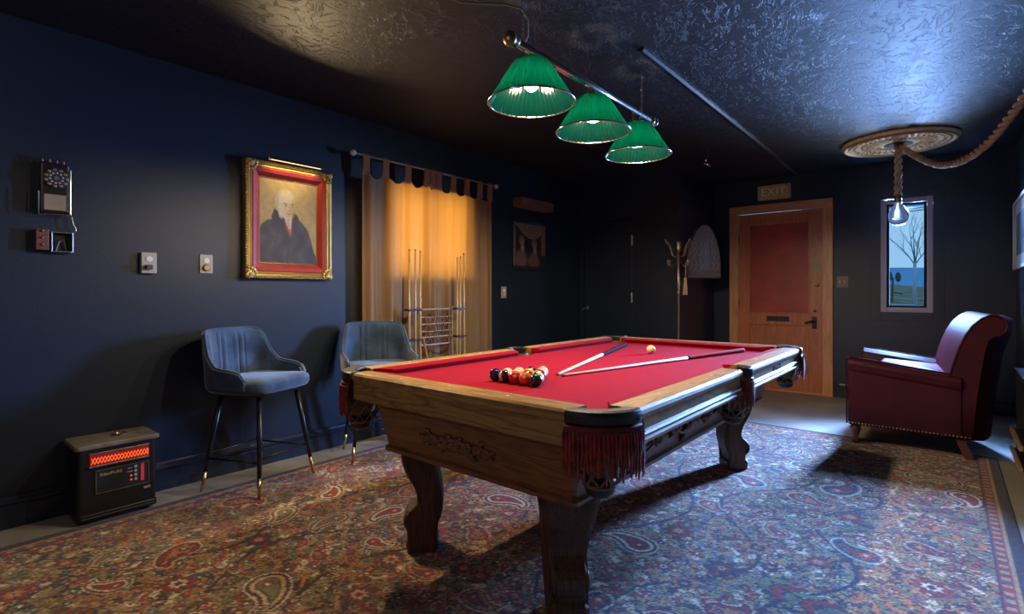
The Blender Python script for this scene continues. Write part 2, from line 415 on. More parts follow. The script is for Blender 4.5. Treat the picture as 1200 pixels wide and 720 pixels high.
box(bm, LX0, LX0 + st, PY0, PY1, LZ0, LZ1); box(bm, LX1 - st - .02, LX1, PY0, PY1, LZ0, LZ1)
box(bm, LX0 + st, LX1 - st - .02, PY0, PY1, LZ0, pz[0][0]); box(bm, LX0 + st, LX1 - st - .02, PY0, PY1, pz[0][1], pz[1][0]); box(bm, LX0 + st, LX1 - st - .02, PY0, PY1, pz[1][1], LZ1)
leaf = obj('door_leaf', bm, M['doorwood'], d)
for k, (z0, z1) in enumerate(pz):
    obj('panel', box(B(), LX0 + st, LX1 - st - .02, PY0 + .016, PY1 - .004, z0, z1), M['doorred'] if k else M['doorwood'], leaf)
    obj('panel_molding', frame_xz(B(), PY0 - .004, PY0 + .018, LX0 + st - .004, LX1 - st - .016, z0 - .004, z1 + .004, .018), M['doorwood'], leaf, bevel=.004)
obj('mail_slot', box(B(), -1.69, -1.44, PY0 - .008, PY0, .835, .895), M['dbrass'] if False else mat('dark_bronze', (.05, .035, .03), .35, .8), leaf, bevel=.004)
DB = bpy.data.materials['dark_bronze']
obj('notice_plate', box(B(), LX1 - .118, LX1 - .03, PY0 - .004, PY0, 1.42, 1.55), mat('tan_plate', (.42, .27, .10), .4), leaf)
bm = B(); box(bm, LX1 - .10, LX1 - .05, PY0 - .012, PY0, 1.235, 1.27); tube(bm, [(LX1 - .075, PY0 - .01, 1.252), (LX1 - .075, PY0 - .035, 1.252), (LX1 - .03, PY0 - .04, 1.265)], .009, 8)
obj('night_latch', bm, M['dbrass'], leaf)
bm = B(); lathe(bm, [(0.001, 0), (.016, 0), (.016, .012), (.001, .012)], (0, 0, 0), 16, Matrix.Translation((LX1 - .075, PY0, .965)) @ Matrix.Rotation(PI / 2, 4, 'X')); obj('deadbolt', bm, DB, leaf)
bm = B(); box(bm, LX1 - .105, LX1 - .055, PY0 - .010, PY0, .76, .90)
tube(bm, [(LX1 - .08, PY0, .85), (LX1 - .08, PY0 - .05, .85), (LX1 - .11, PY0 - .058, .845), (LX1 - .17, PY0 - .055, .825)], [.014, .013, .013, .010], 10)
sphere(bm, (LX1 - .08, PY0 - .012, .785), (.02, .012, .02)); obj('door_handle', bm, DB, leaf, bevel=0)
for z in (1.85, 1.05, .30):
    bm = B(); tube(bm, [(LX0 - .004, PY0 - .004, z - .045), (LX0 - .004, PY0 - .004, z + .045)], .008, 8); obj('hinge', bm, DB, leaf)
# door 2 : flush closet door painted like the wall
d2 = struct(bpy.data.objects.new('door_2', None)); COL.objects.link(d2); d2.location = (-3.2, CY, 0)
leaf2 = obj('door_leaf', box(B(), -3.545, -2.885, CY + .006, CY + .046, .01, 2.045), M['wall'], d2, bevel=.003)
for z in (1.80, 1.12):
    bm = B(); tube(bm, [(-2.882, CY - .004, z - .06), (-2.882, CY - .004, z + .06)], .008, 8); box(bm, -2.882, -2.868, CY - .003, CY, z - .05, z + .05); obj('hinge', bm, M['steel'], leaf2)
bm = B(); lathe(bm, [(.001, 0), (.024, 0), (.024, .01), (.012, .014), (.012, .035), (.001, .035)], (0, 0, 0), 14, Matrix.Translation((-3.50, CY + .006, .985)) @ Matrix.Rotation(PI / 2, 4, 'X'))
tube(bm, [(-3.50, CY - .03, .985), (-3.50, CY - .045, .985), (-3.545, CY - .055, .955)], .009, 8); obj('door_handle', bm, M['steel'], leaf2)

# ================================================================== OUTSIDE (seen through the far window)
M['lawn'] = mat('rough_grass', (.075, .085, .035), .95, var=.8, vscale=1.5)
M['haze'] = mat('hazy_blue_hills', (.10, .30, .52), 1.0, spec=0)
bm = B()
rows = [(9, .2), (12, .72), (15, .98), (22, 1.25), (34, 1.56), (40, 1.45)]
V = [[bm.verts.new((-9 + 18 * i / 24., y, z + .10 * math.sin(i * 1.3 + y) * (y > 14))) for i in range(25)] for (y, z) in rows]
for a in range(len(rows) - 1):
    for i in range(24): bm.faces.new((V[a][i], V[a][i + 1], V[a + 1][i + 1], V[a + 1][i]))
struct(obj('hill_slope', bm, M['lawn'], smooth=True))
bm = B(); loft(bm, [[Vector((-40 + 80 * i / 30., 125, 0)) for i in range(31)] + [Vector((40, 135, 0))], [Vector((-40 + 80 * i / 30., 125, 6.0 + .15 * math.sin(i * .7))) for i in range(31)] + [Vector((40, 135, 6.0))]])
struct(obj('distant_hills', bm, M['haze']))
struct(obj('trim_2', box(B(), -1.4, .6, YF + .45, YF + .62, 2.13, 2.30), mat('teal_eave', (.03, .10, .13), .5)))
t = thing('young_tree', 'bare young tree with a pale trunk on the slope outside the far window', 'tree', (-.53, 14.1, .86))
bm = B(); tube(bm, [(-.53, 14.1, .80), (-.535, 14.1, 1.3), (-.53, 14.1, 1.82)], [.034, .032, .028], 8); obj('trunk', bm, mat('pale_bark', (.30, .36, .42), .8), t, smooth=True)
def twig(bm, p, d, L, r, depth):
    p = Vector(p); d = Vector(d).normalized(); pts = [p]
    for k in range(4):
        d = (d + Vector((random.uniform(-.16, .16), random.uniform(-.16, .16), random.uniform(-.02, .16)))).normalized(); pts.append(pts[-1] + d * L / 4)
    tube(bm, pts, [r, r * .85, r * .7, r * .55, r * .35], 5)
    if depth:
        for k in (1, 2, 3, 4):
            twig(bm, pts[k], d + Vector((random.uniform(-.8, .8), random.uniform(-.5, .5), random.uniform(-.1, .5))), L * .5, r * .45, depth - 1)
bm = B()
for dd in ((-.55, .1, 1), (.35, 0, 1.2), (.05, .2, 1.3), (-.2, -.1, 1.5), (.7, .1, .9)): twig(bm, (-.53, 14.1, 1.78), dd, .75, .013, 2)
obj('branches', bm, mat('grey_bark', (.10, .13, .17), .9), t)
t = thing('wild_shrub', 'spindly dark shrub on the slope beside the young bare tree', 'shrub', (-1.02, 15.5, .98))
bm = B(); tube(bm, [(-1.02, 15.5, .95), (-1.0, 15.5, 1.55)], .02, 6); tube(bm, [(-1.0, 15.5, 1.2), (-.8, 15.5, 1.15)], .012, 5); obj('stem', bm, M['blackm'], t)
bm = B(); sphere(bm, (-1.07, 15.5, 1.58), (.06, .06, .13), 8, 6); sphere(bm, (-.90, 15.5, 1.56), (.06, .06, .12), 8, 6); obj('leaf_clump', bm, mat('dark_leaf', (.02, .04, .03), .9, var=.4), t)
bm = B(); tube(bm, [(-4 + 8 * i / 16., 16, 2.95 + .30 * i / 16. * 1.7 + .25 * ((i - 8) / 8.) ** 2) for i in range(17)], .012, 5)
tag(obj('power_line', bm, mat('wire_blue', (.03, .08, .16), .6), loc0=(0, 16, 3.2)), 'thin dark utility wire crossing the sky outside the far window', 'wire')

# ================================================================== RUG
RX0, RX1, RY0, RY1 = -3.33, .275, -.20, 5.03
def build_rug():
    cell = .0072
    nx = int((RX1 - RX0) / cell); ny = int((RY1 - RY0) / cell)
    X = (np.arange(nx) + .5) * cell - (RX1 - RX0) / 2; Y = (np.arange(ny) + .5) * cell - (RY1 - RY0) / 2
    hw, hl = (RX1 - RX0) / 2, (RY1 - RY0) / 2
    gx, gy = np.meshgrid(X, Y)
    cream = np.array((.52, .38, .215)); tan = np.array((.40, .265, .135)); crim = np.array((.285, .036, .038)); navy = np.array((.034, .036, .066))
    olive = np.array((.17, .17, .095)); rust = np.array((.46, .17, .075)); plum = np.array((.18, .055, .085)); teal = np.array((.09, .14, .17)); pale = np.array((.66, .55, .39))
    img = np.empty((ny, nx, 3)); img[:] = tan
    # ground of small florets (mirrored across the centre line)
    ax = np.abs(gx)
    def worley(px, py, s, seed):
        cx = np.floor(px / s).astype(int); cy = np.floor(py / s).astype(int)
        best = np.full(px.shape, 9.); bid = np.zeros(px.shape, int); ang = np.zeros(px.shape); b2 = np.full(px.shape, 9.)
        for ox in (-1, 0, 1):
            for oy in (-1, 0, 1):
                kx = cx + ox; ky = cy + oy
                h = (kx * 73856093 ^ ky * 19349663 ^ seed * 83492791) & 0x7fffffff
                r1 = ((h * 1103515245 + 12345) & 0x7fffffff) / 2147483647.; r2 = ((h * 69069 + 1) & 0x7fffffff) / 2147483647.
                fx = (kx + .15 + .7 * r1) * s; fy = (ky + .15 + .7 * r2) * s
                ddx = px - fx; ddy = py - fy; dd = np.hypot(ddx, ddy) / s
                m = dd < best
                b2 = np.where(m, best, np.minimum(b2, dd)); best = np.where(m, dd, best); bid = np.where(m, h, bid); ang = np.where(m, np.arctan2(ddy, ddx), ang)
        return best, b2, bid, ang
    pal = np.stack([crim, navy, plum, rust, olive, crim, teal, navy, pale])
    wx = ax + .02 * np.sin(gy * 17) + .012 * np.sin(gy * 41 + ax * 30); wy = gy + .02 * np.sin(ax * 19) + .012 * np.sin(ax * 47)
    f, f2, i, a = worley(wx, wy, .046, 3)
    img[(f2 - f) < .07] = olive * .8
    pet = f * (1 + .28 * np.cos(a * 5 + i % 7))
    m = pet < .36; img[m] = pal[i[m] % 9]
    m = (pet >= .36) & (pet < .43); img[m] = navy
    m = pet < .12; img[m] = pal[(i[m] // 9) % 9] * 1.3
    f, f2, i, a = worley(wx * 1.0 + 5, wy, .026, 8)
    m = (f < .30) & ((i % 5) < 3) & (np.abs(img - tan).sum(-1) < .01); img[m] = pal[(i[m] // 5) % 8]
    m = (f < .24) & (i % 11 == 0); img[m] = pale
    def put(mask, sl, c):
        img[sl][mask] = c
    def local(cx, cy, R):
        i0 = max(0, int((cx - R + hw) / cell)); i1 = min(nx, int((cx + R + hw) / cell) + 1)
        j0 = max(0, int((cy - R + hl) / cell)); j1 = min(ny, int((cy + R + hl) / cell) + 1)
        if i1 <= i0 or j1 <= j0: return None
        sl = (slice(j0, j1), slice(i0, i1)); return sl, gx[sl] - cx, gy[sl] - cy
    def boteh(cx, cy, ang, s, cs, mir=1):
        L = local(cx, cy, s * 2.6)
        if L is None: return
        sl, x, y = L
        c, sn = math.cos(ang), math.sin(ang); u = (x * c + y * sn) / s; v = (-x * sn + y * c) / s * mir
        sd = np.full(u.shape, 9.); tt = np.zeros(u.shape)
        for t in np.linspace(0, 1, 22):
            bx_ = 1.9 * t - .25 * t * t; by_ = .95 * t ** 2.4
            if t > .75: bx_ -= (t - .75) * 1.3
            q = np.hypot(u - bx_, v - by_) - .62 * (1 - t) ** .72
            mm = q < sd; sd = np.where(mm, q, sd); tt = np.where(mm, t, tt)
        sc = np.abs(np.sin((u * 7 + v * 4) * 1.6))
        put(sd < .20, sl, cs[4]); put(sd < .155, sl, pale); put(sd < .085, sl, cs[0]); put((sd < .07) & (sc > .55), sl, cs[4] * .9)
        put(sd < -.03, sl, navy); put(sd < -.06, sl, cs[1]); put(sd < -.20, sl, cs[2]); put((sd < -.22) & (sd > -.27), sl, navy)
        put((sd < -.27), sl, cs[3]); rr = np.hypot(u, v); aa = np.arctan2(v, u)
        put(rr < .22 * (1 + .3 * np.cos(6 * aa)), sl, cs[0]); put(rr < .09, sl, pale)
    def rosette(cx, cy, s, cs, n=8):
        L = local(cx, cy, s * 1.4)
        if L is None: return
        sl, x, y = L; r = np.hypot(x, y) / s; a = np.arctan2(y, x); k = r * (1 + .2 * np.cos(n * a))
        put(k < 1.12, sl, navy); put(k < 1.02, sl, cs[0]); put((k < .98) & (np.abs(np.sin(n * a / 2)) < .18) & (k > .4), sl, navy)
        put(k < .62, sl, navy); put(k < .55, sl, cs[1]); put(k < .28, sl, cs[2]); put(k < .12, sl, navy)
    def sprig(cx, cy, ang, s, c1, c2, n=6):
        L = local(cx, cy, s * 1.3)
        if L is None: return
        sl, x, y = L; c, sn = math.cos(ang), math.sin(ang); u = (x * c + y * sn) / s; v = (-x * sn + y * c) / s
        vb = v - .12 * np.sin(u * 3)
        put((np.abs(vb) < .035) & (np.abs(u) < .95), sl, navy)
        for k in range(n):
            t = -.75 + 1.6 * k / n
            for sg in (1, -1):
                uu = u - t; vv = vb * sg
                p = (uu * .70 + vv * .71) - .22; q = (-uu * .71 + vv * .70)
                e = (p / .22) ** 2 + (q / .085) ** 2
                put(e < 1.35, sl, navy); put(e < 1, sl, c1 if k % 2 else c2)
    schemes = [(crim, rust, cream, plum, olive), (navy, crim, cream, rust, crim), (plum, cream, crim, olive, navy), (rust, navy, tan, crim, teal), (crim, pale, navy, crim, navy)]
    # large scrolling vines, mirrored
    for sgn in (1, -1):
        for k, (xo, am, wl, ph) in enumerate(((.30, .16, 1.5, .2), (.72, .17, 1.25, 1.6), (1.12, .12, 1.0, .8))):
            vx = xo + am * np.sin(gy * 2 * PI / wl + ph)
            dd = np.abs(gx * sgn - vx)
            m = (dd < .010) & (np.abs(gy) < hl - .14) & (gx * sgn > 0); img[m] = navy
            m = (dd < .0) & (np.abs(gy) < hl - .14) & (gx * sgn > 0); img[m] = cream
    R2 = random.Random(5)
    pts = []
    tries = 0
    while len(pts) < 420 and tries < 16000:
        tries += 1
        x, y = R2.uniform(.03, hw - .18), R2.uniform(-hl + .18, hl - .18); s = R2.choice((.03, .038, .048, .06, .075) if tries > 900 else (.075, .095, .115))
        if all(math.hypot(x - p[0], y - p[1]) > (s + p[2]) * 1.35 for p in pts): pts.append((x, y, s))
    for (x, y, s) in pts:
        ang = R2.uniform(0, 2 * PI); cs = R2.choice(schemes); kind = R2.random(); mi = R2.choice((1, -1))
        for sg in (1, -1):
            if kind < .60: boteh(x * sg, y, ang if sg > 0 else PI - ang, s, cs, mi * sg)
            elif kind < .80: rosette(x * sg, y, min(s * .9, .055), cs, 8)
            else: sprig(x * sg, y, ang if sg > 0 else PI - ang, s * 1.9, cs[0], olive)
    # narrow selvage border
    e = np.minimum(hw - np.abs(gx), hl - np.abs(gy)); run = np.where(hw - np.abs(gx) < hl - np.abs(gy), gy, gx)
    for (a0, a1, c) in ((.118, .128, navy), (.078, .118, crim), (.066, .078, tan), (.0, .066, navy)):
        m = (e >= a0) & (e < a1); img[m] = c
    m = (e >= .078) & (e < .118) & (np.abs(np.sin(run * 34 + 2 * np.sin(run * 9))) > .55); img[m] = plum
    m = (e >= .086) & (e < .110) & (np.abs(np.sin(run * 47)) > .8); img[m] = tan
    # abrash: slow drift of the dye, and worn knots
    ab = 1 + .07 * np.sin(gy * 5.1 + 1) + .05 * np.sin(gy * 13 + gx * 2)
    img = img * .92 + tan * .08
    img *= ab[..., None]
    img *= rng.uniform(.72, 1.28, (ny, nx, 1))
    def fpos(u, v):
        z = .007 + rng.uniform(0, .0022, u.shape)
        edge = (u < 1e-6) | (u > 1 - 1e-6) | (v < 1e-6) | (v > 1 - 1e-6)
        z = np.where(edge, .0005, z)
        return np.stack([RX0 + u * (RX1 - RX0), RY0 + v * (RY1 - RY0), z], -1)
    flat = img.reshape(-1, 3)
    o = color_grid('area_rug', nx, ny, fpos, lambda u, v: flat, vcol_mat('wool_rug', .95, .35, 420, .5, sheen=.15, spec=.1))
    return o
rug = build_rug()
tag(rug, 'large multicoloured paisley wool rug lying under the pool table', 'rug')
RZ = .0096

# ================================================================== POOL TABLE
TX, TY = -1.48, 2.665
HX, HY = .745, 1.315
table = thing('pool_table', 'carved oak pool table with red felt, fringed pockets and scrolled legs', 'pool table', (TX, TY, 0), 0, local=True)
ZB, ZT = .775, .81
# bed cloth
bm = B()
cx_, cy_ = .60, 1.17; ch = .085
poly = [(cx_ - ch, -cy_), (cx_, -cy_ + ch), (cx_, -.055), (cx_ - .02, -.04), (cx_ - .02, .04), (cx_, .055), (cx_, cy_ - ch), (cx_ - ch, cy_)]
poly += [(-x, -y) for (x, y) in poly]
prism(bm, poly, lambda p: Vector((p[0], p[1], ZB - .03)), lambda p: Vector((p[0], p[1], ZB)))
obj('bed_cloth', bm, M['felt'], table)
# rails (profile u = outward distance from table centre line, z)
def rail_prof(h):
    return [(h - .105, .70), (h - .105, ZT - .004), (h - .10, ZT), (h - .03, ZT + .0015), (h - .012, ZT - .001), (h - .003, ZT - .009), (h, ZT - .02), (h - .004, ZT - .034), (h - .014, ZT - .041),
            (h - .016, ZT - .078), (h - .008, ZT - .083), (h - .004, ZT - .090), (h - .008, ZT - .096), (h - .008, ZT - .100), (h + .001, ZT - .105), (h + .001, ZT - .114), (h - .014, ZT - .120), (h - .016, .685), (h - .06, .685)]
def end_prof(h):
    return [(h - .105, .70), (h - .105, ZT - .004), (h - .10, ZT), (h - .03, ZT + .0015), (h - .012, ZT - .001), (h - .003, ZT - .009), (h, ZT - .02), (h - .006, ZT - .036), (h - .010, ZT - .042),
            (h - .012, .692), (h - .06, .692)]
def nose(h): return [(h - .100, ZT - .002), (h - .125, ZT - .003), (h - .158, ZT - .008), (h - .160, ZT - .013), (h - .140, ZB + .001), (h - .100, ZB + .001)]
for s in (1, -1):
    for (a, b) in ((-1.165, -.082), (.082, 1.165)):
        bm = B(); prism(bm, rail_prof(HX), lambda p: Vector((s * p[0], a, p[1])), lambda p: Vector((s * p[0], b, p[1])))
        rl = obj('rail', bm, M['railside'], table, bevel=0)
        def inset(p, e0, e1):
            k = max(0, (HX - .100 - p[0]) / .06)
            return k
        ca, cb = (.03, .09) if a > -.5 else (.09, .03)
        bm = B(); prism(bm, nose(HX), lambda p: Vector((s * p[0], a + ca * inset(p, 0, 0), p[1])), lambda p: Vector((s * p[0], b - cb * inset(p, 0, 0), p[1])))
        obj('cushion', bm, M['felt2'], table)
        for k in range(3):
            bm = B(); y = a + (b - a) * (k + 1) / 4.
            lathe(bm, [(0.0001, 0), (.006, 0), (.006, .0012), (.0001, .0012)], (s * (HX - .055), y, ZT + .0005), 10); obj('sight', bm, M['ivory'], rl)
    bm = B(); prism(bm, end_prof(HY), lambda p: Vector((-.585, s * p[0], p[1])), lambda p: Vector((.585, s * p[0], p[1])))
    rl = obj('rail', bm, M['rail'], table)
    bm = B(); k_ = lambda p: .09 * max(0, (HY - .100 - p[0]) / .06)
    prism(bm, nose(HY), lambda p: Vector((-.585 + k_(p), s * p[0], p[1])), lambda p: Vector((.585 - k_(p), s * p[0], p[1])))
    obj('cushion', bm, M['felt2'], table)
    for k in range(3):
        bm = B(); lathe(bm, [(0.0001, 0), (.006, 0), (.006, .0012), (.0001, .0012)], (-.585 + 1.17 * (k + 1) / 4., s * (HY - .055), ZT + .0005), 10); obj('sight', bm, M['ivory'], rl)
# carved maker's lettering on the two long rails nearest the window side
txt = text_obj('carved_lettering', 'Connelly', .050, frame_T((HX - .0155, .62, ZT - .060), (0, 1, 0), (0, 0, 1)), M['railside'], table, .003)
# slate edge / sub frame so that nothing shows through
obj('slate_frame', box(B(), -.63, .63, -1.20, 1.20, .69, ZB - .031), M['cab'], table)
# cabinet: tapered body
def body_ring(x0, x1, y0, y1, z, c=.012):
    return [Vector((px, py, z)) for px, py in ((x1, y0 + c), (x1, y1 - c), (x1 - c, y1), (x0 + c, y1), (x0, y1 - c), (x0, y0 + c), (x0 + c, y0), (x1 - c, y0))]
bm = B()
loft(bm, [body_ring(-.40, .52, -1.19, .95, .478), body_ring(-.432, .565, -1.245, .99, .480), body_ring(-.435, .568, -1.248, .995, .496), body_ring(-.422, .555, -1.236, .982, .502), body_ring(-.445, .600, -1.282, 1.10, .694)])
cab = obj('cabinet', bm, M['cab'], table)
bm = B(); loft(bm, [body_ring(-.440, .592, -1.276, 1.09, .672), body_ring(-.452, .606, -1.289, 1.106, .680), body_ring(-.452, .606, -1.289, 1.106, .694)]); obj('cornice_molding', bm, M['cab'], cab)
# carved acanthus scrolls on the panels
def scroll_pts(c, u, v, r0, turns, n, flip=1, a0=0.0):
    P = []
    for i in range(n):
        t = i / (n - 1.); a = a0 + flip * turns * 2 * PI * t; r = r0 * (1 - t) ** .8
        P.append(Vector(c) + Vector(u) * (r * math.cos(a)) + Vector(v) * (r * math.sin(a)))
    return P
def carving(origin, u, v, L, H_):
    bm = B(); o_ = Vector(origin); u = Vector(u).normalized(); v = Vector(v).normalized()
    for sg in (1, -1):
        for k in range(4):
            c = o_ + u * (sg * L * (.12 + .24 * k)) + v * (H_ * .10 * (-1) ** k)
            P = scroll_pts(c, u * sg, v, H_ * (.30 - .035 * k), 1.3, 16, 1 if k % 2 else -1, .5)
            tube(bm, P, [.0115 * (1 - .55 * i / 15.) for i in range(16)], 5)
        P = [o_ + u * (sg * L * t) + v * (H_ * .22 * math.sin(t * 11)) for t in np.linspace(.02, 1.0, 22)]
        tube(bm, P, [.012 * (1 - .6 * i / 21.) for i in range(22)], 5)
        for k in range(9):
            t = .08 + .105 * k; p0 = o_ + u * (sg * L * t) + v * (H_ * .22 * math.sin(t * 11))
            dv = (u * sg * .5 + v * ((-1) ** k)).normalized()
            tube(bm, [p0, p0 + dv * H_ * .18, p0 + dv * H_ * .30 + u * sg * .02], [.004, .013, .002], 5)
    for k in range(7):
        a = 2 * PI * k / 7; tube(bm, [o_, o_ + (u * math.cos(a) + v * math.sin(a)) * H_ * .2, o_ + (u * math.cos(a) + v * math.sin(a)) * H_ * .34], [.006, .015, .003], 5)
    return bm
obj('carving', carving((.584, -.10, .59), (0, 1, 0), (.045, 0, .192), .66, .17), M['cab'], cab, smooth=True)
obj('carving', carving((-.438, -.10, .59), (0, 1, 0), (-.023, 0, .192), .62, .15), M['cab'], cab, smooth=True)
obj('carving', carving((.03, -1.259, .585), (1, 0, 0), (0, -.046, .192), .19, .09), M['cab'], cab, smooth=True)
# legs
prof = [(-.070, .50), (-.088, .492), (-.099, .455), (-.095, .415), (-.083, .375), (-.066, .34), (-.049, .31), (-.037, .28), (-.031, .25), (-.033, .222), (-.050, .204), (-.076, .186), (-.091, .162), (-.094, .135), (-.086, .108), (-.072, .088), (-.067, .066), (-.080, .052), (-.080, .020), (-.074, 0),
        (.056, 0), (.062, .020), (.062, .045), (.047, .060), (.045, .080), (.056, .115), (.073, .155), (.082, .195), (.083, .235), (.077, .29), (.066, .34), (.058, .385), (.057, .42), (.068, .455), (.080, .49), (.070, .50)]
def leg_w(z): return .058 + .050 * max(0, min(1, (z - .10) / .36)) ** 1.3 + (.012 if z < .055 else 0)
for sx in (1, -1):
    for sy in (1, -1):
        bx_, by_ = sx * .368 + (.04 if sx > 0 and sy < 0 else 0), sy * 1.025 - .04
        du = Vector((sx, sy, 0)).normalized(); dv = Vector((-du.y, du.x, 0))
        def P3(p, k, q=1.0): return Vector((bx_, by_, 0)) - du * (p[0] * q) + dv * k + Vector((0, 0, RZ + p[1] * (.487 / .5)))
        bm = B()
        cxm = sum(p[0] for p in prof) / len(prof)
        rings = []
        for f_, q in ((-1, .86), (-.82, 1.0), (.82, 1.0), (1, .86)):
            rings.append([P3(((p[0] - cxm) * q + cxm, p[1]), f_ * leg_w(p[1])) for p in prof])
        loft(bm, rings)
        bmesh.ops.triangulate(bm, faces=[f for f in bm.faces if len(f.verts) > 8])
        lg = obj('leg', bm, M['leg'], table)
        bm = B()
        for sd in (1, -1):
            tube(bm, [P3((-.048 + .040 * (1 - i / 26.) * math.cos(1.9 + i * .42), .137 + .044 * (1 - i / 26.) * math.sin(1.9 + i * .42)), sd * .060) for i in range(26)], [.010 * (1 - .4 * i / 25) for i in range(26)], 6)
            tube(bm, [P3((x_, z_), sd * (leg_w(z_) * .93 + .004)) for x_, z_ in ((-.020, .24), (-.030, .30), (-.058, .36), (-.070, .41), (-.055, .445), (-.010, .455), (.025, .44), (.03, .41), (.0, .395))], [.005, .006, .007, .007, .007, .007, .006, .005, .003], 6)
        obj('scroll', bm, M['leg'], lg, smooth=True)
# pockets
def qe(cx, cy, ax_, ay_, sx, sy, th, z, k=1.0): return Vector((sx * (cx + ax_ * k * math.cos(th)), sy * (cy + ay_ * k * math.sin(th)), z))
def pocket(sx, sy, side=False):
    if side:
        F = lambda th, k, z: Vector((sx * (.675 + .088 * k * math.cos(th - PI / 2)), .075 * k * math.sin(th - PI / 2) * 1.0, z)); th0, th1 = 0, PI
        cc = (sx * .672, 0); inner = .70
    else:
        F = lambda th, k, z: qe(.585, 1.168, .166, .158, sx, sy, th, z, k); th0, th1 = -.06, PI / 2 + .06
        cc = (sx * .640, sy * 1.222); inner = .64
    n = 22
    bm = B()
    sec = [(inner, ZT - .004), (inner + .03, ZT + .004), (.94, ZT + .006), (1.0, ZT + .001), (1.02, ZT - .012), (1.0, ZT - .034), (.96, ZT - .044), (inner + .02, ZT - .044)]
    rings = [[F(th0 + (th1 - th0) * i / n, k, z) for (k, z) in sec] for i in range(n + 1)]
    loft(bm, rings)
    pk = obj('pocket', bm, M['dleather'], table, smooth=False, bevel=.002)
    # ball cup
    bm = B(); rc = .062
    lathe_open(bm, [(rc, ZB + .008), (rc, .70), (rc * .95, .64), (rc * .7, .60), (.001, .59)], (cc[0], cc[1], 0), 18); 
    obj('pocket_cup', bm, M['cup'], pk, smooth=True)
    # collar under the rim, dark band carrying the fringe
    bm = B(); loft(bm, [[F(th0 + (th1 - th0) * i / n, .96, ZT - .04) for i in range(n + 1)], [F(th0 + (th1 - th0) * i / n, .98, .70) for i in range(n + 1)]], cap=False, closed=False)
    obj('pocket_collar', bm, M['cab'], pk)
    bm = B(); loft(bm, [[F(th0 + (th1 - th0) * i / n, .995, ZT - .042) for i in range(n + 1)], [F(th0 + (th1 - th0) * i / n, 1.03, ZT - .046) for i in range(n + 1)], [F(th0 + (th1 - th0) * i / n, 1.03, ZT - .066) for i in range(n + 1)]], cap=False, closed=False)
    obj('fringe_band', bm, mat('fringe_band_red', (.17, .02, .012), .5, var=.3) if 'fringe_band_red' not in bpy.data.materials else bpy.data.materials['fringe_band_red'], pk)
    bm = B(); ns = 46 if not side else 34
    for i in range(ns):
        th = th0 + (th1 - th0) * (i + .5) / ns; L = .125 + .018 * math.sin(i * 1.9) + random.uniform(-.01, .01); k = 1.035 + .02 * (i % 2)
        if side: L *= .95
        b0 = ZT - .06
        tube(bm, [F(th, k, b0), F(th + random.uniform(-.015, .015), k + .02, b0 - L * .5), F(th + random.uniform(-.03, .03), k - .005, b0 - L)], [.0036, .0050, .0026], 4)
    fr = obj('fringe', bm, M['fringe'], pk); fr['kind'] = 'stuff'
    # open net of leather loops under the fringe
    bm = B()
    for lv, (r0, z0, r1, z1) in enumerate(((.082, .70, .088, .655), (.088, .655, .078, .615), (.078, .615, .050, .575))):
        m_ = 9
        for i in range(m_):
            a0 = 2 * PI * (i + .5 * (lv % 2)) / m_
            for dirn in (1, -1):
                a1 = a0 + dirn * PI / m_
                am = (a0 + a1) / 2
                tube(bm, [Vector((cc[0] + r0 * math.cos(a0), cc[1] + r0 * math.sin(a0), z0)), Vector((cc[0] + (r0 + r1) / 2 * 1.04 * math.cos(am), cc[1] + (r0 + r1) / 2 * 1.04 * math.sin(am), (z0 + z1) / 2)), Vector((cc[0] + r1 * math.cos(a1), cc[1] + r1 * math.sin(a1), z1))], .0030, 5)
    tube(bm, [Vector((cc[0] + .05 * math.cos(2 * PI * i / 14), cc[1] + .05 * math.sin(2 * PI * i / 14), .573)) for i in range(14)], .006, 5, closed=True)
    obj('pocket_net', bm, M['net'], pk)
    bm = B(); lathe(bm, [(.048, .60), (.052, .575), (.046, .55), (.030, .535), (.001, .532)], (cc[0], cc[1], 0), 12); obj('net_bottom', bm, M['dleather'], pk, smooth=True)
    # twisted pull cord at the end of the fringe
    e_ = th0 + .04; bm = B()
    for ph in (0, PI):
        tube(bm, [F(e_, 1.06, ZT - .03 - .165 * t) + Vector((.003 * math.cos(t * 60 + ph), .003 * math.sin(t * 60 + ph), 0)) for t in np.linspace(0, 1, 40)], .0032, 5)
    obj('pull_cord', bm, M['cord'], pk)
for sx in (1, -1):
    for sy in (1, -1): pocket(sx, sy)
    pocket(sx, 0, True)

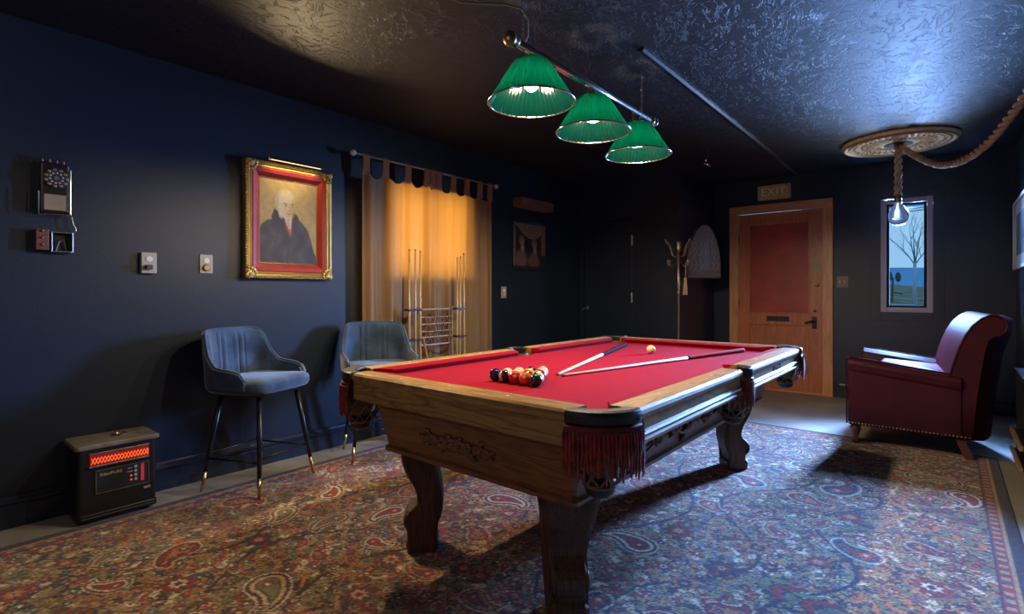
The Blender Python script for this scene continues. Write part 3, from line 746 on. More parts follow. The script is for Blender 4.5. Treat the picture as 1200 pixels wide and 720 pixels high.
# ---- balls
def ball_mat(name, col, stripe):
    m, nt, p, out = new_mat(name); p.inputs['Roughness'].default_value = .08; p.inputs['Coat Weight'].default_value = .5
    tc = N(nt, 'ShaderNodeTexCoord'); sp = N(nt, 'ShaderNodeSeparateXYZ'); nt.links.new(tc.outputs['Object'], sp.inputs[0])
    ivory = (.72, .62, .44)
    ab = N(nt, 'ShaderNodeMath', operation='ABSOLUTE'); nt.links.new(sp.outputs['Z'], ab.inputs[0])
    lt = N(nt, 'ShaderNodeMath', operation='LESS_THAN'); nt.links.new(ab.outputs[0], lt.inputs[0]); lt.inputs[1].default_value = .0155 if stripe else 1.0
    mx = N(nt, 'ShaderNodeMix', data_type='RGBA'); mx.inputs['A'].default_value = c4(ivory); mx.inputs['B'].default_value = c4(col); nt.links.new(lt.outputs[0], mx.inputs['Factor'])
    gt = N(nt, 'ShaderNodeMath', operation='GREATER_THAN'); ax = N(nt, 'ShaderNodeMath', operation='ABSOLUTE'); nt.links.new(sp.outputs['X'], ax.inputs[0]); nt.links.new(ax.outputs[0], gt.inputs[0]); gt.inputs[1].default_value = .0274
    m2 = N(nt, 'ShaderNodeMix', data_type='RGBA'); nt.links.new(gt.outputs[0], m2.inputs['Factor']); nt.links.new(mx.outputs['Result'], m2.inputs['A']); m2.inputs['B'].default_value = c4(ivory)
    nt.links.new(m2.outputs['Result'], p.inputs['Base Color']); return m
BR = .0286
def ball(x, y, col, stripe, label, rot):
    m = ball_mat('resin_' + label.split()[0] + str(int(stripe)) + str(int((x + 9) * 1000)), col, stripe)
    bm = B(); sphere(bm, (0, 0, 0), BR, 24, 16)
    o = obj('billiard_ball', bm, m, smooth=True); o.location = (x, y, ZB + BR); o.rotation_euler = rot
    tag(o, label, 'ball', 'racked billiard balls')
bx0, by0, pt = -1.566, 1.768, .0574
dyr = pt * .8660 + .0002
blue, purp, red, orng, green, yel, mar, blk = (.010, .016, .075), (.030, .012, .055), (.55, .012, .010), (.70, .10, .015), (.008, .055, .035), (.72, .42, .04), (.17, .016, .018), (.008, .008, .009)
L = [
 (0, 0, blue, 0, 'dark blue solid billiard ball at the left end of the front row', (0, 0, 1)),
 (0, 1, purp, 1, 'white billiard ball with upright dark purple stripe in the front row', (0, 1.35, .75)),
 (0, 2, red, 0, 'bright red solid billiard ball in the middle of the front row', (0, .3, 2.2)),
 (0, 3, orng, 0, 'orange red solid billiard ball beside the dark green one', (.9, .4, 2.0)),
 (0, 4, green, 0, 'dark green solid billiard ball at the right end of the front row', (.5, -.5, .2)),
 (1, 0, blk, 1, 'white billiard ball with a black stripe behind the dark blue one', (0.5, 1.0, 0)),
 (1, 1, yel, 1, 'white billiard ball with a yellow stripe behind the bright red one', (1.2, .2, .3)),
 (1, 2, mar, 0, 'maroon solid billiard ball behind the orange red one', (1.5, 0, 1.2)),
 (1, 3, green, 1, 'white billiard ball with a green stripe behind the dark green one', (1.1, .6, 1)),
 (2, 0, orng, 1, 'white billiard ball with an orange stripe at the left of the third row', (.9, .4, .4)),
 (2, 1, yel, 0, 'yellow solid billiard ball in the middle of the third row', (.4, 1.2, .4)),
 (2, 2, mar, 1, 'white billiard ball with a maroon stripe at the right of the third row', (1.5, .5, 0)),
 (3, 0, purp, 0, 'purple solid billiard ball in the fourth row of the rack', (.4, .2, .4)),
 (3, 1, red, 1, 'white billiard ball with a red stripe in the fourth row of the rack', (.9, .9, .4)),
 (4, 0, orng, 1, 'white billiard ball with an orange stripe at the apex of the rack', (.2, 1.0, .4)),
]
for (r, k, c, s, lab, rot) in L: ball(bx0 + pt * (k + .5 * r), by0 + dyr * r, c, s, lab, rot)
bm = B(); sphere(bm, (0, 0, 0), BR, 24, 16); o = obj('cue_ball', bm, mat('cue_ball_ivory', (.80, .62, .34), .1, coat=.5), smooth=True); o.location = (-1.49, 3.215, ZB + BR)
tag(o, 'plain ivory cue ball alone near the far end of the felt', 'ball')
# ---- cues on the table
def cue(tip, butt, label, buttmat, jt=.62, name='pool_cue'):
    tip = Vector(tip); butt = Vector(butt); dd = butt - tip; Ln = dd.length; dd.normalize()
    t = thing(name, label, 'cue', tuple(tip))
    q = dd.to_track_quat('Z', 'X').to_matrix().to_4x4()
    T = Matrix.Translation(tip) @ q
    bm = B(); lathe(bm, [(.0062, .014), (.0064, .03), (.0105, Ln * jt)], (0, 0, 0), 12, T); obj('shaft', bm, M['cue'], t, smooth=True)
    bm = B(); lathe(bm, [(.005, 0), (.0062, .003), (.0062, .014)], (0, 0, 0), 12, T); obj('tip', bm, mat('blue_tip', (.05, .09, .16), .8) if 'blue_tip' not in bpy.data.materials else bpy.data.materials['blue_tip'], t)
    bm = B(); lathe(bm, [(.0108, Ln * jt), (.0115, Ln * jt + .01), (.0145, Ln - .02), (.0145, Ln - .004), (.011, Ln)], (0, 0, 0), 12, T); obj('butt', bm, buttmat, t, smooth=True)
    bm = B(); lathe(bm, [(.0112, Ln * jt - .014), (.0122, Ln * jt - .010), (.0122, Ln * jt + .010), (.0112, Ln * jt + .014)], (0, 0, 0), 12, T); obj('joint_ring', bm, M['cuebutt'], t, smooth=True)
    return t
cue((-1.436, 2.068, ZB + .0062), (-1.851, 3.56, ZB + .0150), 'pool cue with a dark wrapped butt pointing at the far left pocket', M['cuebutt'], .56)
cue((-1.402, 2.055, ZB + .0062), (-1.050, 3.69, ZB + .0150), 'pool cue with a reddish butt lying toward the door end', M['cuered'], .62)

# ================================================================== BILLIARD LIGHT over the table
LX = -1.48
light = thing('billiard_light', 'brass bar light with three ribbed green glass shades above the pool table', 'lamp', (LX, 2.47, 2.29))
bm = B(); tube(bm, [(LX, 1.80, 2.292), (LX, 3.20, 2.292)], .019, 14); obj('bar', bm, M['chrome'], light, smooth=True)
for y, s in ((1.785, -1), (3.215, 1)):
    bm = B(); T = Matrix.Translation((LX, y, 2.292)) @ Matrix.Rotation(-s * PI / 2, 4, 'X')
    lathe(bm, [(.001, -.03), (.024, -.03), (.028, -.015), (.022, -.004), (.030, .006), (.034, .018), (.028, .034), (.012, .042), (.001, .044)], (0, 0, 0), 18, T); obj('end_cap', bm, M['dbrass'] if s < 0 else M['chrome'], light, smooth=True)
m, nt, p, out = new_mat('green_glass'); p.inputs['Base Color'].default_value = (.0003, .0065, .0052, 1); p.inputs['Roughness'].default_value = .10; p.inputs['Specular IOR Level'].default_value = .6
tl = N(nt, 'ShaderNodeBsdfTranslucent'); tl.inputs['Color'].default_value = (.006, .19, .140, 1); mx = N(nt, 'ShaderNodeMixShader'); mx.inputs[0].default_value = .40
nt.links.new(p.outputs[0], mx.inputs[1]); nt.links.new(tl.outputs[0], mx.inputs[2]); nt.links.new(mx.outputs[0], out.inputs['Surface'])
M['gglass'] = m
M['bulb'] = mat('lit_bulb', (1, .95, .85), .5, emit=(1.0, .86, .62), estr=14.0)
SH = ((1.923, 2.052), (2.470, 2.044), (3.005, 2.030))
for (y, zr) in SH:
    nrib = 96
    wob = lambda j: .010 * (1 if j % 2 else -1)
    bm = B(); lathe_open(bm, [(.062, .196), (.080, .188), (.094, .170), (.128, .115), (.166, .052), (.200, 0)], (LX, y, zr), nrib, wob)
    sh = obj('lamp_shade', bm, M['gglass'], light)
    so = sh.modifiers.new('wall', 'SOLIDIFY'); so.thickness = .003; so.offset = -1
    bm = B(); tube(bm, [Vector((LX + .2005 * math.cos(2 * PI * i / 48), y + .2005 * math.sin(2 * PI * i / 48), zr)) for i in range(48)], [.0042 + .0012 * (i % 2) for i in range(48)], 6, closed=True)
    obj('shade_rim', bm, M['chrome'], sh, smooth=True)
    bm = B(); lathe(bm, [(.001, .150), (.034, .152), (.036, .196), (.030, .206), (.012, .212), (.011, .262 + 2.03 - zr), (.001, .262 + 2.03 - zr)], (LX, y, zr), 18); obj('socket', bm, M['dbrass'], sh, smooth=True)
    for dy in (-.055, .055):
        bm = B(); tube(bm, [(LX, y + dy * 1.0, 2.285), (LX, y + dy, zr + .190)], .004, 6); obj('hanger', bm, M['chrome'], light)
    bm = B(); sphere(bm, (LX, y, zr + .098), (.037, .037, .045), 16, 10); obj('bulb', bm, M['bulb'], sh, smooth=True)
    l = bpy.data.lights.new('bulb_light', 'POINT'); l.energy = 50; l.color = (1.0, .79, .54); l.shadow_soft_size = .035
    lo = bpy.data.objects.new('bulb_light', l); COL.objects.link(lo); lo.location = (LX, y, zr + .030)
# hanging chain at the far end, plain chain at the near end
def chain(x, y, z0, z1, name, parent, m):
    bm = B(); n = int((z1 - z0) / .020)
    for i in range(n):
        z = z0 + (i + .5) * (z1 - z0) / n; hz = (z1 - z0) / n * .62
        P = []
        for k in range(10):
            a = 2 * PI * k / 10; w = .0065 * math.cos(a); P.append((x + (w if i % 2 else 0), y + (0 if i % 2 else w), z + hz * math.sin(a)))
        tube(bm, P, .0016, 4, closed=True)
    return obj(name, bm, m, parent)
chain(LX, 3.06, 2.31, ZC - .03, 'chain', light, M['steel']); chain(LX, 1.86, 2.31, ZC - .03, 'chain', light, M['steel'])
for y in (3.06, 1.86):
    bm = B(); tube(bm, [(LX, y, ZC), (LX, y, ZC - .02), (LX + .01, y, ZC - .03), (LX, y, ZC - .04)], .003, 6); obj('ceiling_hook', bm, M['steel'], light)
# supply cord: up from the near end, then a shallow swag along the ceiling
P = [(LX, 1.87, 2.305), (LX + .012, 1.88, 2.34), (LX + .03, 1.86, 2.40), (LX + .01, 1.84, 2.45), (LX - .04, 1.78, 2.462), (LX - .10, 1.70, 2.452), (LX - .16, 1.62, 2.446), (LX - .22, 1.54, 2.470), (LX - .24, 1.50, 2.54), (LX - .24, 1.49, ZC)]
bm = B(); tube(bm, P, .0042, 6); obj('supply_cord', bm, mat('tan_cord', (.22, .16, .10), .6), light, smooth=True)

# ================================================================== PORTRAIT with its picture light
PY_0, PY_1, PZ0, PZ1 = 1.528, 2.158, 1.272, 2.068
por = thing('framed_portrait', 'gilt framed portrait of a white haired man in a dark coat, lit from above', 'painting', (XL, 1.843, 1.67))
def frame_ring(name, prof_, m, parent, y0, y1, z0, z1):
    """mitred frame: prof_ = (inset from the outer edge, height off the wall)"""
    bm = B(); rings = []
    for (q, h) in prof_:
        rings.append([Vector((XL + h, y0 + q, z0 + q)), Vector((XL + h, y1 - q, z0 + q)), Vector((XL + h, y1 - q, z1 - q)), Vector((XL + h, y0 + q, z1 - q))])
    loft(bm, rings, cap=False); return obj(name, bm, m, parent)
frame_ring('gilt_frame', [(0, 0), (0, .040), (.008, .058), (.020, .062), (.030, .052), (.040, .056), (.046, .050)], M['gold'], por, PY_0, PY_1, PZ0, PZ1)
frame_ring('red_liner', [(.044, .050), (.052, .054), (.075, .046), (.098, .026), (.104, .022)], M['redliner'], por, PY_0, PY_1, PZ0, PZ1)
frame_ring('slip', [(.102, .022), (.106, .025), (.111, .020)], M['gold'], por, PY_0, PY_1, PZ0, PZ1)
# rope / leaf moulding along the outer edge, corner cartouches
bm = B()
def leafrow(a, b, n, outv):
    a = Vector(a); b = Vector(b)
    for i in range(n):
        p = a.lerp(b, (i + .5) / n); sphere(bm, p, (.010, .0085, .0085), 6, 4)
e = .006
leafrow((XL + .050, PY_0 + e, PZ0), (XL + .050, PY_0 + e, PZ1), 46, 0); leafrow((XL + .050, PY_1 - e, PZ0), (XL + .050, PY_1 - e, PZ1), 46, 0)
leafrow((XL + .050, PY_0, PZ0 + e), (XL + .050, PY_1, PZ0 + e), 36, 0); leafrow((XL + .050, PY_0, PZ1 - e), (XL + .050, PY_1, PZ1 - e), 36, 0)
g = obj('leaf_molding', bm, M['gold'], por, smooth=True); g['kind'] = 'stuff'
for y, sy in ((PY_0, 1), (PY_1, -1)):
    for z, sz in ((PZ0, 1), (PZ1, -1)):
        bm = B(); c = Vector((XL + .056, y + sy * .020, z + sz * .020))
        sphere(bm, c, (.014, .026, .026), 10, 8)
        for k in range(5):
            a = k * PI / 8; q = c + Vector((0, sy * .052 * math.cos(a), sz * .052 * math.sin(a))); sphere(bm, q, (.010, .014, .014), 8, 6)
            tube(bm, [c + Vector((.006, 0, 0)), q], [.010, .006], 5)
        obj('corner_ornament', bm, M['gold'], por, smooth=True)
def paint_portrait(u, v):
    # u across (left -> right as seen), v up
    n = len(u); c = np.empty((n, 3))
    nz = lambda k, a, b: .5 + .5 * np.sin(u * a + k + 1.7 * np.sin(v * b + k * 2))
    c[:] = np.array((.42, .30, .105)) * (1 + .12 * (nz(1, 9, 7) - .5) + .10 * (nz(2, 31, 23) - .5))[:, None]
    c *= (1.0 + .22 * np.exp(-((u - .30) ** 2 + (v - .85) ** 2) * 5))[:, None]
    def ell(cx, cy, a, b, rot=0):
        x = u - cx; y = (v - cy) * 1.30; co, si = math.cos(rot), math.sin(rot); X_ = x * co + y * si; Y_ = -x * si + y * co
        return np.sqrt((X_ / a) ** 2 + (Y_ / b) ** 2)
    def lay(w, col):
        nonlocal c
        w = np.clip(w, 0, 1)[:, None]; c = c * (1 - w) + np.asarray(col) * w
    soft = lambda d, s: np.clip((1 - d) / s + .5, 0, 1)
    # coat: shoulders as a smooth outline
    top = np.interp(u, [0, .03, .12, .24, .34, .44, .52, .60, .68, .76, .84, .90, .95, 1.0], [.40, .46, .515, .545, .60, .55, .52, .56, .55, .50, .43, .30, .17, .10])
    coat = np.array((.052, .046, .050)) * (1 + .45 * (nz(3, 22, 17) - .5) + .30 * (nz(5, 7, 15) - .5))[:, None]
    w = np.clip((top - v) * 60, 0, 1)[:, None]; c = c * (1 - w) + coat * w
    # raised collars
    def tri(pts, col, s=90):
        nonlocal c
        d = np.full(n, 1e9)
        k = len(pts); area = sum(pts[i][0] * pts[(i + 1) % k][1] - pts[(i + 1) % k][0] * pts[i][1] for i in range(k)); sg = 1 if area > 0 else -1
        for i in range(k):
            (x0, y0), (x1, y1) = pts[i], pts[(i + 1) % k]; L_ = math.hypot(x1 - x0, y1 - y0)
            d = np.minimum(d, sg * ((x1 - x0) * (v - y0) - (y1 - y0) * (u - x0)) / L_)
        lay(np.clip(d * s + .5, 0, 1), col)
    # hair behind
    lay(soft(ell(.42, .735, .165, .215), .10), (.50, .42, .22))
    tri([(.19, .545), (.245, .655), (.31, .62), (.52, .36), (.50, .28)], (.040, .036, .040))
    tri([(.50, .28), (.52, .40), (.585, .625), (.64, .60), (.72, .515), (.62, .47)], (.046, .040, .042))
    # white stock and red lining
    tri([(.355, .60), (.42, .585), (.545, .575), (.575, .60), (.535, .34), (.515, .32)], (.36, .08, .045))
    tri([(.37, .60), (.56, .60), (.535, .45), (.522, .33), (.44, .50)], (.66, .56, .36))
    tri([(.44, .53), (.50, .55), (.53, .36)], (.50, .40, .24))
    # face
    lay(soft(ell(.475, .705, .130, .190, -.08), .10), (.62, .47, .22))
    lay(soft(ell(.455, .81, .13, .11), .5) * .8, (.70, .58, .32))          # bald brow
    lay(soft(ell(.355, .69, .045, .16), .4), (.60, .54, .36))            # side hair
    lay(soft(ell(.37, .60, .05, .07), .6) * .8, (.62, .56, .40))
    lay(soft(ell(.575, .68, .035, .13), .8) * .55, (.36, .24, .09))       # shaded cheek side
    for ex in (.440, .555):
        lay(soft(ell(ex, .725, .036, .014), .6) * .7, (.20, .12, .05))   # brow
        lay(soft(ell(ex, .700, .028, .013), .5) * .8, (.55, .45, .28))
        lay(soft(ell(ex + .006, .700, .012, .012), .4), (.06, .04, .03))
    lay(soft(ell(.515, .665, .014, .06, .1), .8) * .6, (.40, .26, .10))   # nose
    lay(soft(ell(.512, .640, .030, .016), .8) * .6, (.45, .24, .10))
    lay(soft(ell(.505, .604, .042, .011), .6) * .8, (.36, .13, .07))      # mouth
    lay(soft(ell(.505, .575, .05, .03), .9) * .35, (.50, .35, .15))
    # folds on the coat, button
    for (x0, x1, y0, y1, s) in ((.50, .46, .28, .02, 1), (.30, .22, .40, .05, .7), (.74, .84, .40, .06, .7)):
        t = np.clip((v - y0) / (y1 - y0), 0, 1); xx = x0 + (x1 - x0) * t
        lay(np.exp(-((u - xx) / .012) ** 2) * (v < y0) * .6 * s, (.018, .016, .018))
    lay(soft(ell(.515, .41, .012, .012), .5), (.25, .17, .07))
    return c * .86
M['paint'] = vcol_mat('oil_paint', .45, .10, 60, .1, spec=.35)
iy0, iy1, iz0, iz1 = PY_0 + .108, PY_1 - .108, PZ0 + .108, PZ1 - .108
color_grid('painted_canvas', 150, 200, lambda u, v: np.stack([np.full(u.shape, XL + .021), iy0 + u * (iy1 - iy0), iz0 + v * (iz1 - iz0)], -1), paint_portrait, M['paint'], por)
obj('backing_board', box(B(), XL + .001, XL + .018, PY_0 + .02, PY_1 - .02, PZ0 + .02, PZ1 - .02), M['blackm'], por)
bm = B()
hs = [(math.cos(a_), math.sin(a_)) for a_ in np.linspace(-.15, PI + .15, 11)]
loft(bm, [[Vector((XL + .100 + .016 * c_, y_, 2.074 + .014 * s_)) for c_, s_ in hs] + [Vector((XL + .100 + .014 * c_, y_, 2.074 + .012 * s_)) for c_, s_ in hs[::-1]] for y_ in (1.665, 2.055)])
tube(bm, [(XL + .03, 1.855, 2.062), (XL + .045, 1.855, 2.082), (XL + .075, 1.855, 2.094), (XL + .098, 1.855, 2.087)], .005, 8)
obj('picture_light', bm, M['brass'], por, smooth='auto')
bm = B(); tube(bm, [(XL + .100, 1.68, 2.076), (XL + .100, 2.04, 2.076)], .005, 8); obj('light_tube', bm, mat('warm_tube', (1, .8, .5), .5, emit=(1.0, .70, .34), estr=1.6), por)
area_light('picture_light_beam', (XL + .105, 1.855, 2.066), (XL + .018, 1.855, 1.60), .36, .02, .85, (1.0, .74, .40), 120)

area_light('added_rug_fill', (XL + .120, 1.855, 2.062), (-1.2, 1.80, 0.90), .36, .03, 26, (1.0, .72, .38), 138)  # added warm fill with no fixture, assumed source for the rug and table light

# ================================================================== CURTAINS
rod = thing('curtain_rod', 'thin pale metal curtain rod with white ball finials above the curtains', 'curtain rod', (XL + .11, 3.15, 2.25))
bm = B(); tube(bm, [(XL + .092, 2.33, 2.252), (XL + .092, 3.96, 2.252)], .0075, 10); obj('rod', bm, mat('pale_metal', (.62, .62, .62), .3, .7), rod, smooth=True)
for y in (2.315, 3.975):
    bm = B(); sphere(bm, (XL + .092, y, 2.252), .024, 14, 10); obj('finial', bm, mat('finial_white', (.72, .70, .66), .4) if 'finial_white' not in bpy.data.materials else bpy.data.materials['finial_white'], rod, smooth=True)
for y in (2.37, 3.92):
    bm = B(); tube(bm, [(XL, y, 2.235), (XL + .06, y, 2.235), (XL + .092, y, 2.243)], .006, 8); obj('bracket', bm, M['steel'], rod)
def curtain(name, y0, y1, tabs, label, seed, zbot):
    t = thing(name, label, 'curtain', (XL + .11, (y0 + y1) / 2, 2.25))
    R = random.Random(seed); ph = [R.uniform(0, 6.28) for _ in range(6)]
    nu, nv = 110, 40
    xb = XL + .085
    tabs = sorted(tabs)
    def topz(y):
        # sags between tabs
        for a, b in zip(tabs[:-1], tabs[1:]):
            if a <= y <= b:
                q = (y - a) / (b - a); return 2.165 - .085 * (4 * q * (1 - q)) ** .8
        return 2.165
    bm = B(); V = []
    for j in range(nv + 1):
        row = []
        for i in range(nu + 1):
            q = i / nu; y = y0 + (y1 - y0) * q; f = j / nv
            z = topz(y) * (1 - f) + zbot * f
            s = y * 2 * PI
            amp = .012 + .020 * f
            d = amp * (math.sin(s * 5.2 + ph[0] + .5 * math.sin(s * 1.1 + ph[1]) - .5 * f) + .5 * math.sin(s * 9.7 + ph[2] + f) + .30 * math.sin(s * 3.1 + ph[3]))
            if q < .02 or q > .98: d *= .4
            row.append(bm.verts.new((xb + d, y + .012 * f * math.sin(s * 5.2 + ph[4]), z)))
        V.append(row)
    for j in range(nv):
        for i in range(nu): bm.faces.new((V[j][i], V[j][i + 1], V[j + 1][i + 1], V[j + 1][i]))
    obj('fabric', bm, M['curtain'], t, smooth=True)
    for y in tabs:
        bm = B(); w = .030; yy = min(max(y, y0 + w), y1 - w)
        P = [(xb + .004, 2.10), (xb + .010, 2.16), (xb + .012, 2.22), (xb + .018, 2.252), (xb + .005, 2.268), (xb - .008, 2.252), (xb - .004, 2.20), (xb - .004, 2.12)]
        rr = [[Vector((px, yy - w * (1.3 if pz_ < 2.13 else 1), pz_)), Vector((px, yy + w * (1.3 if pz_ < 2.13 else 1), pz_))] for px, pz_ in P]
        loft(bm, rr, cap=False, closed=False); tb = obj('tab', bm, M['curtain'], t)
        so = tb.modifiers.new('cloth', 'SOLIDIFY'); so.thickness = .002
    return t
curtain('curtain', 2.405, 3.160, (2.43, 2.62, 2.85, 3.06, 3.15), 'ochre tab top curtain panel nearer the portrait, left half of the window', 3, .24)
curtain('curtain', 3.165, 3.915, (3.20, 3.38, 3.56, 3.74, 3.89), 'ochre tab top curtain panel nearer the corner, right half of the window', 8, .24)

# ================================================================== CUE RACK in front of the curtain
rx = -3.36
rk = thing('cue_rack', 'wooden floor cue rack with a woven middle panel before the ochre curtains', 'cue rack', (rx, 3.04, 0))
obj('base', box(B(), rx - .12, rx + .10, 2.68, 3.40, RZ, .06), M['rackwood'], rk, bevel=.008)
for y, lab in ((2.855, 0), (3.245, 1)):
    bm = B(); tube(bm, [(rx - .02, y, .06), (rx - .03, y, 1.06)], .012, 8); obj('upright', bm, M['rackwood'], rk)
for k, z in enumerate((1.035, .97, .91, .85, .80, .735, .60, .45)):
    bm = B(); tube(bm, [(rx - .025, 2.855, z), (rx - .025, 3.05, z - .004 * (k % 2)), (rx - .025, 3.245, z)], .0075 if k in (0, 5, 6, 7) else .004, 6)
    if k < 5:
        for i in range(14):
            y = 2.875 + i * .027 + .006 * (k % 2); sphere(bm, (rx - .022, y, z - .006), (.007, .009, .007), 6, 4)
    obj('rung', bm, M['rackwood'], rk)
bm = B()
for i in range(12):
    y = 2.87 + .36 * i / 11.
    tube(bm, [(rx - .028, y + .010 * math.sin(k * 2.1 + i), 1.03 - .30 * k / 7.) for k in range(8)], .0035, 4)
w = obj('woven_panel', bm, mat('dark_cane', (.10, .06, .035), .8), rk); w['kind'] = 'stuff'
bm = B(); tube(bm, [(rx + .03, 2.86, .80), (rx + .05, 2.93, .48), (rx + .06, 2.98, .06)], .009, 8); obj('brace', bm, M['rackwood'], rk)
for z in (1.035, .79, .30):
    for y0, y1 in ((2.71, 2.855), (3.245, 3.37)):
        obj('cue_clip', box(B(), rx - .03, rx + .035, y0, y1, z - .008, z + .008), M['black'], rk, bevel=.003)
def rack_cue(y, zt, label, x=rx + .015, lean=0.0):
    t = thing('pool_cue', label, 'cue', (x, y, .06), 0, 'cues standing in the rack')
    bm = B(); tube(bm, [(x, y, .40), (x, y + lean * .5, .95), (x, y + lean, zt - .012)], [.0130, .0105, .0068], 10); obj('shaft', bm, M['bamboo'], t, smooth=True)
    bm = B(); tube(bm, [(x, y - lean * .2, .061), (x, y, .40)], [.0145, .0135], 10); obj('butt', bm, M['cuebutt'], t, smooth=True)
    bm = B(); tube(bm, [(x, y + lean, zt - .012), (x, y + lean, zt)], .0062, 8); obj('tip', bm, M['blackm'], t)
rack_cue(2.728, 1.525, 'pale pool cue in the rack, the one nearest the blue stools')
rack_cue(2.785, 1.53, 'pale pool cue in the rack, middle of the three nearer the stools', rx + .022)
rack_cue(2.838, 1.52, 'pale pool cue in the rack, innermost of the three nearer the stools', rx + .02)
rack_cue(3.255, 1.49, 'pale pool cue in the rack, innermost of the three farther from the stools', rx + .02, .01)
rack_cue(3.30, 1.50, 'pale pool cue in the rack, middle of the three farther from the stools', rx + .01, .012)
rack_cue(3.35, 1.53, 'pale pool cue in the rack, the one farthest from the stools', rx + .02, -.006)

# ================================================================== BAR STOOLS
def stool(label, loc, rz, off):
    t = thing('bar_stool', label, 'stool', loc, rz, 'blue velvet stools', local=True)
    # seat: rounded cushion
    bm = B(); rings = []
    def outl(k, z, n=40):
        P = []
        for i in range(n):
            a = 2 * PI * i / n; c_, s_ = math.cos(a), math.sin(a); e_ = .5
            x = .235 * abs(c_) ** e_ * (1 if c_ > 0 else -1); y = .245 * abs(s_) ** e_ * (1 if s_ > 0 else -1)
            P.append(Vector((x * k, y * k, z + .010 * max(0, x) / .23 - .0)))
        return P
    loft(bm, [outl(.80, .575), outl(.95, .585), outl(1.0, .605), outl(1.0, .635), outl(.97, .652), outl(.88, .662), outl(.5, .668)])
    obj('seat', bm, M['velvet'], t, smooth=True)
    bm = B(); loft(bm, [outl(.55, .552), outl(.80, .560), outl(.84, .576)]); obj('seat_pan', bm, M['black'], t)
    # wrap-around fluted back
    nu, nv = 220, 22
    inner = []; outer = []
    def shell(q, f, off_):
        a = (q - .5) * 2 * 1.92          # angle round the seat, 0 = back centre
        aa = abs(a)
        h = .945 - .02 * (aa / 1.0) ** 2 if aa < .80 else None
        top = np.interp(aa, [0, .55, .80, .95, 1.15, 1.40, 1.65, 1.80, 1.92], [.945, .942, .925, .885, .80, .735, .718, .705, .665])
        z = .615 + (top - .615) * f
        flare = .035 * f * max(0, 1 - aa / 2.4)
        ex = .62
        ca, sa = math.cos(a), math.sin(a)
        r_x = (.228 + flare + off_) ; r_y = (.240 + flare * .5 + off_)
        x = -r_x * abs(ca) ** ex * (1 if ca > 0 else -1); y = r_y * abs(sa) ** ex * (1 if sa > 0 else -1)
        return Vector((x, y, z)), aa
    V = {}
    bm = B()
    for j in range(nv + 1):
        for i in range(nu + 1):
            q = i / nu; f = j / nv
            p0, aa = shell(q, f, -.012); p1, _ = shell(q, f, .022)
            yy = p0.y
            fl = 0
            if abs(yy) < .105 and p0.x < 0 and f < .97:
                ph_ = (yy + .105) / .210 * 5; fl = .022 * (abs(math.sin(ph_ * PI)) ** .40 - 1) * min(1, (.97 - f) * 8)
            edge = min(1, (1 - f) * 6) if f < 1 else 0
            V[0, j, i] = bm.verts.new(p0 + Vector((fl + .0 + .010 * edge, 0, 0))); V[1, j, i] = bm.verts.new(p1)
    for k in (0, 1):
        for j in range(nv):
            for i in range(nu): bm.faces.new((V[k, j, i], V[k, j, i + 1], V[k, j + 1, i + 1], V[k, j + 1, i]))
    for i in range(nu):
        bm.faces.new((V[0, nv, i], V[0, nv, i + 1], V[1, nv, i + 1], V[1, nv, i])); bm.faces.new((V[0, 0, i], V[0, 0, i + 1], V[1, 0, i + 1], V[1, 0, i]))
    for j in range(nv):
        for i in (0, nu): bm.faces.new((V[0, j, i], V[0, j + 1, i], V[1, j + 1, i], V[1, j, i]))
    obj('backrest', bm, M['velvet'], t, smooth=True)
    bm = B(); tube(bm, [shell(i / 60., 1.0, .004)[0] + Vector((0, 0, .004)) for i in range(61)], .007, 6); obj('piping', bm, M['velvet'], t, smooth=True)
    mz = []
    for (sx, sy) in ((-1, -1), (1, -1), (1, 1), (-1, 1)):
        z0 = off.get((sx, sy), RZ)
        top = Vector((sx * .145, sy * .15, .565)); bot = Vector((sx * .215, sy * .225, z0 + .004))
        mid = top.lerp(bot, .80)
        bm = B(); tube(bm, [top, top.lerp(bot, .5), mid], [.0165, .0140, .0115], 12); lg = obj('leg', bm, M['black'], t, smooth=True)
        bm = B(); tube(bm, [mid, bot], [.0118, .0085], 12); obj('brass_tip', bm, M['brass'], lg, smooth=True)
        mz.append(top.lerp(bot, .66))
    for a, b in ((0, 1), (1, 2), (2, 3), (3, 0)):
        bm = B(); tube(bm, [mz[a] + Vector((0, 0, .02 * (a % 2))), mz[b] + Vector((0, 0, .02 * (a % 2)))], .0062, 8); obj('foot_rail', bm, M['black'], t, smooth=True)
    return t
stool('blue velvet bar stool with brass tipped legs standing clear beside the small heater', (-3.255, 1.49, 0), math.radians(21), {(-1, -1): .001, (-1, 1): .001})
stool('blue velvet bar stool half hidden behind the pool table corner, by the curtains', (-3.195, 2.33, 0), math.radians(-25), {(-1, -1): .001})

# ================================================================== HEATER
hx0, hx1, hy0, hy1, hz1 = -3.575, -3.335, .625, .965, .405
ht = thing('space_heater', 'black cabinet heater with a glowing red grille against the left wall', 'heater', (-3.455, .795, 0))
bm = B()
def hr(z, g=0.0, r=.02):
    P = []
    for (cx2, cy2, a0) in ((hx1 - r + g, hy1 - r + g, 0), (hx0 + r - g, hy1 - r + g, 90), (hx0 + r - g, hy0 + r - g, 180), (hx1 - r + g, hy0 + r - g, 270)):
        for k in range(5):
            a = math.radians(a0 + 22.5 * k); P.append(Vector((cx2 + r * math.cos(a), cy2 + r * math.sin(a), z)))
    return P
loft(bm, [hr(.02), hr(.02, .004), hr(.045, .004), hr(.05), hr(.378)]); obj('case', bm, M['black'], ht)
bm = B(); loft(bm, [hr(.378, .010), hr(.384, .014), hr(.396, .014), hr(.402, .008)]); obj('top_panel', bm, mat('taupe_woodgrain_top', (.16, .125, .085), .5, var=.35, vscale=14), ht)
